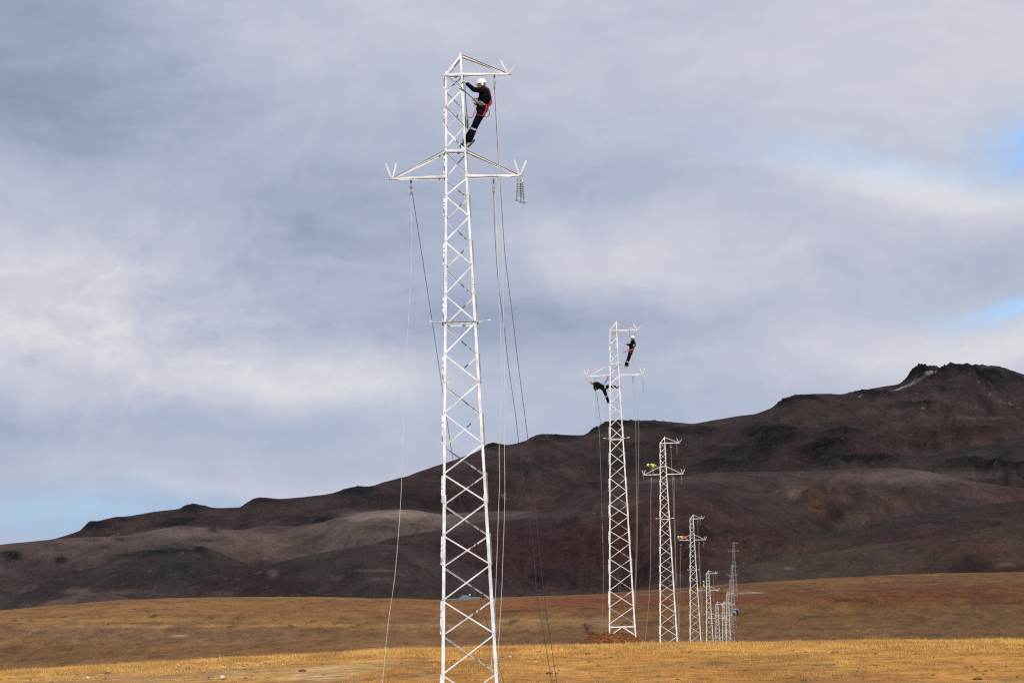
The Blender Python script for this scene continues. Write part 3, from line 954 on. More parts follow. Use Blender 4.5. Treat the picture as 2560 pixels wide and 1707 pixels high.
faces = np.concatenate([F, F[:, ::-1] + n_, np.stack([rim, rim + n_, rim2 + n_, rim2], 1)])
M_CLOUD = bpy.data.materials.new('cloud_vapour')
M_CLOUD.use_nodes = True
N = NT(M_CLOUD.node_tree)
N.n.clear()
o_ = N.new('ShaderNodeOutputMaterial')
tr = N.new('ShaderNodeBsdfTranslucent')
tr.inputs[0].default_value = (0.80, 0.83, 0.90, 1)
tp_ = N.new('ShaderNodeBsdfTransparent')      # thin places let some sun straight through
th_n = N.noise(N.new('ShaderNodeTexCoord').outputs['Object'], 1 / 620.0, 3, 0.5)
ms_ = N.new('ShaderNodeMixShader')
thin = N.maprange(th_n, 0.40, 0.64, 0.38, 0.60)
geo_ = N.new('ShaderNodeNewGeometry')
for (px, py, dist, rr_, am) in ((995, 1290, 2900, 200, 0.30), (480, 1335, 2900, 220, 0.20), (250, 1480, 2020, 110, 0.3), (2234, 1186, 3400, 220, 0.26),
                                (1650, 1205, 2600, 150, 0.20), (880, 1372, 2230, 120, 0.18), (2300, 1020, 4700, 320, 0.16), (2150, 1390, 2150, 150, 0.2)):  # added thin spots, aimed to drop sunlight on chosen hill slopes
    hp = P(px, py, dist / D1)
    hp = hp + SUN_DIR * ((CL_ALT - hp.z) / SUN_DIR.z)
    sub_ = N.new('ShaderNodeVectorMath', operation='SUBTRACT')
    N.l.new(geo_.outputs['Position'], sub_.inputs[0])
    sub_.inputs[1].default_value = hp
    scl_ = N.new('ShaderNodeVectorMath', operation='MULTIPLY')
    N.l.new(sub_.outputs[0], scl_.inputs[0])
    scl_.inputs[1].default_value = (1 / rr_, 0.6 / rr_, 0.0)
    dt_ = N.new('ShaderNodeVectorMath', operation='DOT_PRODUCT')
    N.l.new(scl_.outputs[0], dt_.inputs[0])
    N.l.new(scl_.outputs[0], dt_.inputs[1])
    thin = N.math('ADD', thin, N.math('MULTIPLY', N.math('EXPONENT', N.math('MULTIPLY', dt_.outputs['Value'], -1.0)), am), None, True)
N.l.new(thin, ms_.inputs[0])
N.l.new(tr.outputs[0], ms_.inputs[1])
N.l.new(tp_.outputs[0], ms_.inputs[2])
N.l.new(ms_.outputs[0], o_.inputs[0])
tag(link('cloud', np_mesh('cloud', np.concatenate([top, bot]), faces), [M_CLOUD]), kind='structure')
#PART2
# ------------------------------------------------------------------ lattice towers
UPW, ARMW, BASW = 0.433, 0.567, 1.60
S_ARM = 2.64
PEAK = 0.53


def tw(s):
    """body width at s metres below the top"""
    if s <= S_ARM:
        return UPW + (ARMW - UPW) * s / S_ARM
    return ARMW + (BASW - ARMW) * (s - S_ARM) / (TOWER_H - S_ARM)


def corner(sx, sy, s):
    w = tw(s) / 2
    return Vector((sx * w, sy * w, TOWER_H - s))


UPN = [0.02, 0.39, 0.845, 1.36, 1.91]
LOWN = [2.70, 3.155, 3.70, 4.33, 4.96, 5.70, 6.42, 7.23, 7.97, 8.74, 9.54, 10.29, 11.03, 11.84, 12.61, 13.49, 14.36, 15.35, 16.32, 17.30]
S_TIE = 1.98
S_BEAM = 17.47


def tower_parts():
    """every member of one tower: (name, builder, [sub-parts])"""
    out = []
    for sx in (-1, 1):
        for sy in (-1, 1):
            mb = MB()
            u, v = (-sx, 0, 0), (0, -sy, 0)
            top = Vector((sx * UPW / 2, sy * UPW / 2, TOWER_H + (PEAK if sx > 0 else 0.05)))
            pts = [(top, 0.049), (corner(sx, sy, S_ARM), 0.052), (corner(sx, sy, 5.4), 0.060), (corner(sx, sy, 11.0), 0.071), (corner(sx, sy, TOWER_H) + (corner(sx, sy, TOWER_H) - corner(sx, sy, 17)) * 0.6, 0)]
            for i in range(4):
                mb.angle(pts[i][0], pts[i + 1][0], pts[i][1], 0.007, u, v)
            for s in UPN + LOWN:
                c = corner(sx, sy, s)
                mb.cone(c + Vector((-sx * 0.03, sy * 0.016, 0)), c + Vector((-sx * 0.03, -sy * 0.01, 0)), 0.011, 0.011, 6, 1, False)
            splices = []
            for s in (5.38, 10.95):
                sp_ = MB()
                a, c = corner(sx, sy, s - 0.11), corner(sx, sy, s + 0.11)
                o = Vector((sx * 0.008, sy * 0.008, 0))
                sp_.angle(a + o, c + o, 0.075 if s < 8 else 0.09, 0.007, u, v)
                for k in range(4):
                    for q in (0.022, 0.056):
                        zc = a + (c - a) * (0.12 + 0.25 * k)
                        sp_.cone(zc + Vector((-sx * q, sy * 0.022, 0)), zc + Vector((-sx * q, 0, 0)), 0.0075, 0.0075, 6, 1, False)
                        sp_.cone(zc + Vector((sx * 0.022, -sy * q, 0)), zc + Vector((0, -sy * q, 0)), 0.0075, 0.0075, 6, 1, False)
                splices.append(('splice_plate', sp_))
            out.append(('leg', mb, splices))
    # single lacing of the four faces
    faces = {'front': ((-1, -1), (1, -1), (0, -1, 0), 0), 'rear': ((-1, 1), (1, 1), (0, 1, 0), 1),
             'left': ((-1, -1), (-1, 1), (-1, 0, 0), 1), 'right': ((1, -1), (1, 1), (1, 0, 0), 0)}
    for fn_, (A, Bc, nrm, ph) in faces.items():
        nv = Vector(nrm)

        def brace(s0, s1, start_a, outward, top_flange):
            mb = MB()
            pa, pb = (A, Bc) if start_a else (Bc, A)
            p0, p1 = corner(pa[0], pa[1], s0), corner(pb[0], pb[1], s1)
            tdir = (corner(*pb, s0) - corner(*pa, s0)).normalized()
            p0 = p0 + tdir * 0.018
            p1 = p1 - tdir * 0.018
            if outward:
                q = nv * 0.009
                mb.angle(p0 + q, p1 + q, 0.035, 0.005, (0, 0, -1), nv)
            elif top_flange:
                q = nv * 0.009
                mb.angle(p0 + q, p1 + q, 0.035, 0.005, (0, 0, -1), -nv)
            else:
                q = -nv * 0.012
                mb.angle(p0 + q, p1 + q, 0.035, 0.005, (0, 0, -1), -nv)
            out.append(('brace', mb, []))
        side = fn_ in ('left', 'right')
        st = (ph == 0)
        for i in range(len(UPN) - 1):
            desc = st if not side else (i % 2 == 0)
            brace(UPN[i] + 0.01, UPN[i + 1] - 0.01, st, desc, False) if not side else brace(UPN[i], UPN[i + 1], st, i % 2 == 0, False)
            st = not st
        st = (ph == 0)
        brace(2.03, S_ARM - 0.05, st, st or side, False)
        st = not (ph == 0)
        for i in range(len(LOWN) - 1):
            if side:
                brace(LOWN[i] + 0.01, LOWN[i + 1] - 0.01, st, i % 2 == 1, False)
            else:
                brace(LOWN[i] + 0.01, LOWN[i + 1] - 0.01, st, False, i % 2 == 0)
            st = not st
        # base beam with the two knee struts under it
        mb = MB()
        p0, p1 = corner(A[0], A[1], S_BEAM) + nv * 0.01, corner(Bc[0], Bc[1], S_BEAM) + nv * 0.01
        mb.angle(p0, p1, 0.065, 0.006, (0, 0, -1), -nv)
        out.append(('base_beam', mb, []))
        mid_ = (p0 + p1) / 2 - nv * 0.03
        for pc in (A, Bc):
            mb = MB()
            mb.angle(mid_, corner(pc[0], pc[1], 18.02) - nv * 0.02, 0.05, 0.006, (0, 0, -1), -nv)
            out.append(('base_strut', mb, []))
    # level frames: body top, tie level, arm level
    for s in (0.03, S_TIE, S_ARM):
        for (a, c, nv) in (((-1, 1), (1, 1), Vector((0, 1, 0))), ((-1, -1), (-1, 1), Vector((-1, 0, 0))), ((1, -1), (1, 1), Vector((1, 0, 0))), ((-1, -1), (1, -1), Vector((0, -1, 0)))):
            if s != S_TIE and nv.x == 0:
                continue       # the crossarm chords run through there
            mb = MB()
            mb.angle(corner(*a, s) + nv * 0.016, corner(*c, s) + nv * 0.016, 0.05, 0.005, (0, 0, -1), -nv)
            out.append(('level_bar', mb, []))
    # peak
    for sy in (-1, 1):
        mb = MB()
        mb.angle(Vector((-UPW / 2 + 0.02, sy * (UPW / 2 + 0.01), TOWER_H + 0.02)), Vector((UPW / 2 - 0.01, sy * (UPW / 2 + 0.01), TOWER_H + PEAK - 0.03)), 0.05, 0.005, (0, 0, -1), (0, -sy, 0))
        out.append(('peak_brace', mb, []))
    mb = MB()
    mb.angle(Vector((UPW / 2, -UPW / 2, TOWER_H + PEAK - 0.03)), Vector((UPW / 2, UPW / 2, TOWER_H + PEAK - 0.03)), 0.045, 0.005, (0, 0, -1), (-1, 0, 0))
    out.append(('peak_bar', mb, []))
    mb = MB()
    mb.angle(Vector((-UPW / 2 - 0.01, -UPW / 2, TOWER_H - 0.03)), Vector((-UPW / 2 - 0.01, UPW / 2, TOWER_H - 0.03)), 0.045, 0.005, (0, 0, -1), (1, 0, 0))
    out.append(('peak_bar', mb, []))

    # crossarms: two chords to a pointed tip, two ties from above
    def arm(sx, s_ch, s_tie_z, reach, through, horns):
        zc = TOWER_H - s_ch
        w = tw(s_ch) / 2
        tip = Vector((sx * reach, 0, zc))
        mb = MB()
        for sy in (-1, 1):
            leg = Vector((sx * w, sy * (w + 0.018), zc))
            mb.angle(leg, tip + Vector((0, sy * 0.03, 0)), 0.045, 0.006, (0, 0, -1), (0, -sy, 0))
            if through:
                mb.angle(Vector((-w - 0.03, sy * (w + 0.018), zc)), leg, 0.048, 0.006, (0, 0, -1), (0, -sy, 0))
        mb.bar(tip + Vector((-sx * 0.10, 0, -0.028)), tip + Vector((sx * 0.10, 0, -0.028)), 0.075, 0.010)
        for k in (-0.055, 0.03):
            mb.tube([tip + Vector((sx * k, 0.0, -0.02)), tip + Vector((sx * k + 0.012, 0, -0.06)), tip + Vector((sx * k, 0, -0.10))], 0.007, 5)
        for k in (-0.06, 0.0, 0.06):
            mb.cone(tip + Vector((sx * k, 0.01, -0.05)), tip + Vector((sx * k, 0.01, 0.01)), 0.011, 0.011, 6, 1, False)
        subs = []
        for sy in (-1, 1):
            t_ = MB()
            p0 = Vector((sx * UPW / 2 if s_tie_z > TOWER_H else sx * tw(TOWER_H - s_tie_z) / 2, sy * ((UPW if s_tie_z > TOWER_H else tw(TOWER_H - s_tie_z)) / 2 + 0.012), s_tie_z))
            if sy < 0:
                t_.angle(p0, tip + Vector((-sx * 0.06, sy * 0.035, 0.02)), 0.045, 0.005, (0, 0, -1), (0, sy, 0))
            else:
                t_.angle(p0, tip + Vector((-sx * 0.06, sy * 0.035, 0.02)), 0.045, 0.005, (0, 0, -1), (0, -sy, 0))
            subs.append(('tie_bar', t_))
        for (hx, hz) in horns:
            h = MB()
            b0 = tip + Vector((sx * 0.0 + (0.012 if hx > 0 else -0.012), 0.0, 0.0))
            h.bar(b0, b0 + Vector((hx, -0.02, hz)), 0.041, 0.012, (0, 0.85, 0.53) if hx > 0 else (0, 0.8, 0.6))
            e = b0 + Vector((hx, -0.02, hz))
            subs.append(('horn', h))
        out.append(('crossarm', mb, subs))
    arm(-1, S_ARM, TOWER_H - S_TIE, 1.655, True, [(-0.14, 0.38), (0.115, 0.38)])
    arm(1, S_ARM, TOWER_H - S_TIE, 1.63, False, [(-0.115, 0.385), (0.165, 0.36)])
    arm(1, 0.0, TOWER_H + PEAK - 0.04, 1.41, True, [(-0.185, 0.345), (0.235, 0.28)])
    # climbing guard
    s = 6.43
    z = TOWER_H - s
    w = tw(s) / 2 + 0.012
    g_ = MB()
    for (a, c, nv) in (((-1, 1), (1, 1), (0, 1, 0)), ((-1, -1), (1, -1), (0, -1, 0)), ((-1, -1), (-1, 1), (-1, 0, 0)), ((1, -1), (1, 1), (1, 0, 0))):
        pa, pb = Vector((a[0] * w, a[1] * w, z)), Vector((c[0] * w, c[1] * w, z))
        g_.angle(pa, pb, 0.05, 0.005, (0, 0, -1), nv)
    spk_ = []

    def spike(a, b_):
        m_ = MB()
        m_.cone(a, b_, 0.008, 0.005, 5)
        spk_.append(('spike', m_))
    for k in range(5):
        f = -0.8 + 0.4 * k
        for sx in (-1, 1):
            spike((sx * w, f * w, z + 0.01), (sx * (w + 0.36), f * w * 1.15, z + 0.02 + 0.025 * k))
        spike((f * w, -w, z), (f * w * 1.05, -w - 0.3, z + 0.05))
        spike((f * w, w, z), (f * w * 1.05, w + 0.3, z + 0.05))
    out.append(('climbing_guard', g_, spk_))
    return out


PARTS = tower_parts()
PROTO = []
for (nm, mb, subs) in PARTS:
    me = mb.mesh(nm)
    for m in (M_STEEL, M_BOLT):
        me.materials.append(m)
    sm = []
    for (sn, smb) in subs:
        ms = smb.mesh(sn)
        for m in (M_STEEL, M_BOLT):
            ms.materials.append(m)
        sm.append((sn, ms))
    PROTO.append((nm, me, sm))
allmb = MB()
for (nm, mb, subs) in PARTS:
    for q in [mb] + [x for _, x in subs]:
        b0 = len(allmb.v)
        allmb.v += q.v
        allmb.f += [tuple(i + b0 for i in f) for f in q.f]
        allmb.m += q.m
        allmb.s += q.s
ALLME = allmb.mesh('lattice_tower')
for m in (M_STEEL, M_BOLT):
    ALLME.materials.append(m)

TLAB = ['nearest and largest white lattice pylon, a climber in a white helmet near its top',
        'second white lattice pylon with two black-clad climbers, standing in a brown soil mound',
        'third white lattice pylon, a worker in yellow helmet crouching on its left arm',
        'fourth white lattice pylon, a worker in orange trousers lying along its left arm',
        'fifth white lattice pylon, small, a worker in jeans standing on its left arm',
        'far pale lattice pylon just right of the one carrying the worker in jeans',
        'far pale lattice pylon, second to the right of the pylon with the worker in jeans',
        'far pale lattice pylon standing in front of the small parked vehicle on its left side',
        'far grey lattice pylon in the overlapping cluster, topped just below the pale stone streak level',
        'far grey lattice pylon on the slope, next in front of the most distant one',
        'most distant grey lattice pylon of the row, highest up the dark slope']
TLAB[7] = 'far pale lattice pylon, lowest-topped of the four overlapping at the right end of the row'
TLAB[8] = 'far grey lattice pylon, second lowest-topped of the four overlapping at the row end'
TLAB[9] = 'far grey lattice pylon, its top just under the most distant one behind it'
GT = 'white lattice pylons in a row across the plain'
YAW = [0.015, -0.02, -0.015, -0.03, -0.03, -0.04, -0.05, -0.05, -0.06, -0.06, -0.06]
TOWERS = []
for i, bpos in enumerate(TBASE):
    if i < 5:
        root = empty('lattice_tower', bpos)
        for (nm, me, sm) in PROTO:
            o = link(nm, me, parent=root)
            for (sn, ms) in sm:
                link(sn, ms, parent=o)
    else:
        root = link('lattice_tower', ALLME, loc=bpos)
    root.rotation_euler.z = YAW[i]
    tag(root, TLAB[i], 'pylon', GT)
    TOWERS.append(root)


def on_tower(i, x, y, z):
    """world point from a tower's own coordinates (z measured down from the body top)"""
    c, s = math.cos(YAW[i]), math.sin(YAW[i])
    return TBASE[i] + Vector((x * c - y * s, x * s + y * c, TOWER_H - z))


# ------------------------------------------------------------------ pulley blocks and hauling ropes
def pulley(p, label):
    r = empty('pulley_block', p)
    tag(r, label, 'pulley', 'pulley blocks hung under the crossarms')
    st = MB()
    st.tube([(0, -0.05, 0.0), (0, 0, 0.035), (0, 0.05, 0.0), (0, 0.045, -0.05), (0, 0, -0.075), (0, -0.045, -0.05)], 0.012, 6, 0, 5, True)
    st.box((0, 0, -0.02), 0.05, 0.05, 0.08)
    st.obj('clamp', [M_PULLEY], r)
    hk = MB()
    hk.tube([(0, 0, -0.07), (0.03, 0, -0.12), (0.02, 0, -0.17), (-0.02, 0, -0.17), (-0.025, 0, -0.12), (0, 0, -0.08)], 0.008, 5)
    hk.obj('hook', [M_FIT], r)
    wh = MB()
    wh.cone((0, -0.012, -0.27), (0, 0.012, -0.27), 0.055, 0.055, 14)
    wh.cone((0, -0.03, -0.27), (0, 0.03, -0.27), 0.014, 0.014, 8)
    wh.obj('sheave', [M_FIT], r)
    ck = MB()
    for sy in (-1, 1):
        ck.bar((0, sy * 0.021, -0.17), (0, sy * 0.021, -0.36), 0.007, 0.062, (1, 0, 0))
    ck.obj('cheek_plates', [M_PULLEY], r)
    return r


def rope(pts, r, m, label, colour_group):
    base_ = Vector(pts[0])
    mb = MB()
    mb.tube(pts, r, 6, 0, 5)
    o = mb.obj('hauling_rope', [m], None, base_, base_)
    return tag(o, label, 'rope', colour_group)


GR = 'ropes hanging from the pylon pulleys'


def px_rope(pts, t0, t1, r, m, label, ground=True):
    """a rope through pixels; its distance drifts from t0 to t1"""
    n = len(pts) - 1
    out = []
    for i, (x, y) in enumerate(pts):
        out.append(P(x, y, t0 + (t1 - t0) * i / n))
    if ground:   # carry on to the ground
        e, f = out[-1], out[-2]
        d = (e - f).normalized()
        k = 0
        while e.z > gz(e.x, e.y) and k < 80:
            e = e + d * 0.25
            k += 1
        out.append(e)
    return rope(out, r, m, label, GR)


T1 = 1.0
pulley(P(1027.5, 452, T1), 'pulley block under the left lower arm of the nearest pylon')
pulley(P(1234, 450, T1), 'pulley block under the right lower arm of the nearest pylon')
pulley(P(1236, 188, T1), 'pulley block under the top arm of the nearest pylon, behind the climber')
px_rope([(1026, 480), (1029, 560), (1028, 680), (1021, 800), (1011, 960), (1006, 1150), (1000, 1280), (987, 1440), (970, 1560), (957, 1700)], 1.0, 1.0, 0.0052, M_ROPE_L, 'thin pale rope hanging left of the nearest pylon')
px_rope([(1030, 478), (1052, 620), (1080, 800), (1110, 1000), (1132, 1145), (1165, 1325), (1195, 1470), (1235, 1620), (1260, 1707)], 1.02, 1.10, 0.0072, M_ROPE_D, 'dark rope slanting behind the nearest pylon from its left lower arm')
px_rope([(1234, 478), (1238, 600), (1247, 720), (1258, 800), (1272, 920), (1288, 1030), (1297, 1110), (1312, 1225), (1330, 1340), (1342, 1480), (1360, 1590), (1380, 1707)], 1.0, 1.02, 0.0072, M_ROPE_D, 'dark rope from the right lower arm of the nearest pylon, inner one')
px_rope([(1237, 478), (1243, 620), (1250, 800), (1253, 960), (1248, 1110), (1249, 1200), (1246, 1280), (1242, 1400), (1237, 1520), (1230, 1640), (1222, 1707)], 0.99, 0.985, 0.0052, M_ROPE_L, 'thin pale rope close beside the right leg of the nearest pylon')
px_rope([(1236, 215), (1242, 330), (1253, 500), (1263, 640), (1280, 780), (1298, 930), (1320, 1100), (1334, 1225), (1345, 1340), (1358, 1470), (1372, 1570), (1392, 1707)], 1.0, 1.03, 0.0072, M_ROPE_D, 'long dark rope from the top arm of the nearest pylon, outermost')
px_rope([(1239, 215), (1247, 400), (1255, 600), (1259, 800), (1262, 1000), (1261, 1120), (1262, 1240), (1257, 1400), (1253, 1500), (1247, 1600), (1240, 1707)], 0.995, 0.99, 0.0052, M_ROPE_L, 'long thin pale rope from the top arm of the nearest pylon')

T2 = 2.30
pulley(P(1487.5, 945, T2), 'pulley block above the hanging climber, second pylon left arm')
pulley(P(1582, 942, T2), 'pulley block under the right lower arm of the second pylon')
pulley(P(1574, 826, T2), 'pulley block under the top arm of the second pylon')
px_rope([(1487, 958), (1489, 990), (1493, 1040), (1498, 1080), (1502, 1180), (1505, 1290), (1508, 1400), (1508, 1470), (1505, 1560), (1502, 1612)], T2, T2, 0.0075, M_ROPE_G, 'thin rope hanging left of the second pylon below the hanging climber')
px_rope([(1489, 958), (1494, 1000), (1499, 1040), (1506, 1085), (1514, 1140)], T2, T2 + 0.01, 0.011, M_ROPE_D, 'short dark rope trailing from the hanging climber on the second pylon', False)
px_rope([(1582, 956), (1585, 1010), (1589, 1060), (1590, 1130), (1591, 1240), (1590, 1380), (1588, 1460), (1583, 1540), (1576, 1610)], T2, T2, 0.009, M_ROPE_G, 'grey rope beside the right leg of the second pylon, inner one')
px_rope([(1575, 840), (1578, 870), (1582, 900), (1587, 960), (1593, 1030), (1597, 1075), (1596, 1160), (1594, 1280), (1592, 1400), (1589, 1480), (1585, 1550), (1579, 1612)], T2, T2, 0.009, M_ROPE_G, 'grey rope from the top arm of the second pylon, outer one')

T3 = 3.29
for (px, py, lb) in ((1628, 1189, 'pulley block under the crouching worker, third pylon left arm'), (1684, 1188, 'pulley block under the right lower arm of the third pylon'), (1677, 1109, 'pulley block under the top arm of the third pylon')):
    pulley(P(px, py, T3), lb)
px_rope([(1628, 1200), (1627, 1250), (1627, 1340), (1625, 1450), (1620, 1530), (1613, 1600)], T3, T3, 0.013, M_ROPE_G, 'thin rope hanging left of the third pylon')
px_rope([(1685, 1198), (1686, 1260), (1688, 1340), (1688, 1430), (1685, 1520), (1680, 1600)], T3, T3, 0.013, M_ROPE_G, 'thin rope right of the third pylon from its lower arm')
px_rope([(1677, 1118), (1680, 1180), (1683, 1240), (1686, 1330), (1690, 1420), (1695, 1520), (1698, 1600)], T3, T3, 0.013, M_ROPE_G, 'thin rope right of the third pylon from its top arm')
T4 = 4.86
for (px, py, lb) in ((1702, 1357, 'pulley block under the left arm of the fourth pylon'), (1748, 1355, 'pulley block under the right lower arm of the fourth pylon'), (1744.5, 1298, 'pulley block under the top arm of the fourth pylon')):
    pulley(P(px, py, T4), lb)
px_rope([(1702, 1366), (1701, 1420), (1700, 1500), (1697, 1600)], T4, T4, 0.014, M_ROPE_G, 'thin rope hanging left of the fourth pylon')
px_rope([(1748, 1364), (1750, 1420), (1752, 1500), (1752, 1600)], T4, T4, 0.014, M_ROPE_G, 'thin rope right of the fourth pylon from its lower arm')
px_rope([(1744.5, 1306), (1746, 1360), (1749, 1430), (1754, 1520), (1757, 1600)], T4, T4, 0.014, M_ROPE_G, 'thin rope right of the fourth pylon from its top arm')
T5 = 6.1
px_rope([(1756, 1482), (1758, 1540), (1760, 1602)], T5, T5, 0.015, M_ROPE_G, 'thin rope hanging left of the fifth pylon')
px_rope([(1783, 1436), (1784.5, 1500), (1786, 1602)], T5, T5, 0.015, M_ROPE_G, 'thin rope right of the fifth pylon from its top arm')


# ------------------------------------------------------------------ insulator strings
def insulator(p, length, label, sheds, rad, swing=(0.0, 0.0), group='insulator strings hung from the arm tips'):
    r = empty('insulator_string', p)
    d = Vector((swing[0], swing[1], -1)).normalized()
    rot = Vector((0, 0, -1)).rotation_difference(d)
    r.rotation_mode = 'QUATERNION'
    r.rotation_quaternion = rot
    top = MB()
    top.tube([(0, 0, 0.03), (0.018, 0, 0.0), (0, 0, -0.04), (-0.018, 0, 0.0), (0, 0, 0.03)], 0.007, 5)
    top.cone((0, 0, -0.035), (0, 0, -0.10), 0.012, 0.018, 8)
    top.obj('shackle', [M_FIT], r)
    body = MB()
    L = length - 0.22
    body.cone((0, 0, -0.09), (0, 0, -0.09 - L), 0.011, 0.011, 8)
    for k in range(sheds):
        z = -0.12 - (L - 0.05) * k / max(1, sheds - 1)
        rr = rad if k % 2 == 0 else rad * 0.82
        body.cone((0, 0, z + 0.014), (0, 0, z), 0.014, rr, 14)
        body.cone((0, 0, z), (0, 0, z - 0.006), rr, 0.016, 14)
    body.obj('sheds', [M_INS], r)
    cl = MB()
    zb_ = -0.09 - L
    cl.cone((0, 0, zb_), (0, 0, zb_ - 0.06), 0.016, 0.012, 8)
    cl.tube([(0, 0, zb_ - 0.05), (0.0, 0, zb_ - 0.11), (0.018, 0, zb_ - 0.14), (0.036, 0, zb_ - 0.115)], 0.012, 6)
    cl.tube([(0, 0, zb_ - 0.05), (-0.01, 0, zb_ - 0.11), (-0.025, 0, zb_ - 0.14), (-0.042, 0, zb_ - 0.115)], 0.012, 6)
    cl.obj('clamp', [M_PULLEY], r)
    return tag(r, label, 'insulator', group)


insulator(P(1294, 448, 1.0), 0.55, 'thin insulator string, leftmost of three under the right arm tip, nearest pylon', 9, 0.032, (-0.07, 0))
insulator(P(1301, 447, 1.0, 0.02), 0.60, 'wide-shedded insulator string, middle of three under the right tip, nearest pylon', 8, 0.088, (0.0, 0.05))
insulator(P(1305.5, 447, 1.0, -0.03), 0.64, 'thin insulator string, rightmost of three under the right arm tip, nearest pylon', 9, 0.036, (0.055, -0.05))
insulator(P(1607, 944, T2), 0.80, 'insulator string under the right lower arm tip of the second pylon', 12, 0.03)
insulator(P(1590, 827, T2), 0.46, 'insulator string swung towards the standing climber, top arm of second pylon', 8, 0.03, (-0.42, 0))
insulator(P(1466, 946, T2), 0.62, 'pale insulator string pulled towards the hanging climber, second pylon left tip', 9, 0.026, (0.95, 0))
insulator(P(1692, 1109, T3), 0.74, 'insulator string under the top arm tip of the third pylon', 10, 0.035)
insulator(P(1703, 1187, T3), 0.74, 'insulator string under the right lower arm tip of the third pylon', 10, 0.035)
insulator(P(1609, 1190, T3), 0.30, 'short insulator string bunched under the left arm tip of the third pylon', 4, 0.035)
insulator(P(1751, 1297, T4), 0.78, 'insulator string under the top arm tip of the fourth pylon', 10, 0.035)
insulator(P(1759, 1353, T4), 0.86, 'insulator string under the right lower arm tip of the fourth pylon', 10, 0.035)
insulator(P(1788.5, 1434, T5), 0.88, 'insulator string under the top arm tip of the fifth pylon', 10, 0.035)
insulator(P(1794.5, 1478, T5), 0.88, 'insulator string under the right lower arm tip of the fifth pylon', 10, 0.035)


# ------------------------------------------------------------------ people
def hand_mb(wrist, fingers, palm_n, thumb_side, curl, s=1.0):
    """a glove: palm, four fingers of different length with knuckle bends, a thumb from the side of the palm"""
    mb = MB()
    f = Vector(fingers).normalized()
    n = Vector(palm_n)
    n = (n - f * n.dot(f)).normalized()
    sd = f.cross(n) * thumb_side
    w = Vector(wrist)
    pc = w + f * 0.05 * s
    mb.ell(pc, (sd * 0.043 * s, f * 0.055 * s, n * 0.019 * s), 12, 8)
    mb.capsule(w - f * 0.03, w + f * 0.015, 0.030 * s, 0.028 * s)
    for k, (off, ln) in enumerate(((0.031, 0.068), (0.011, 0.078), (-0.010, 0.073), (-0.030, 0.058))):
        p = w + f * 0.092 * s + sd * off * s
        d = f
        for j, seg in enumerate((0.46, 0.32, 0.22)):
            ang = curl * (0.45 + 0.35 * j)
            d2 = (f * math.cos(ang) + n * math.sin(ang)).normalized()
            q = p + d2 * ln * seg * s * 1.15
            mb.capsule(p, q, (0.0105 - 0.001 * j) * s, (0.0098 - 0.001 * j) * s, 8)
            p = q
    p = w + f * 0.03 * s + sd * 0.036 * s
    q = p + (f * 0.55 + sd * 0.75 + n * 0.35).normalized() * 0.042 * s
    mb.capsule(p, q, 0.0125 * s, 0.011 * s, 8)
    r = q + (f * 0.75 + sd * 0.1 + n * 0.65).normalized() * 0.034 * s
    mb.capsule(q, r, 0.011 * s, 0.0095 * s, 8)
    return mb


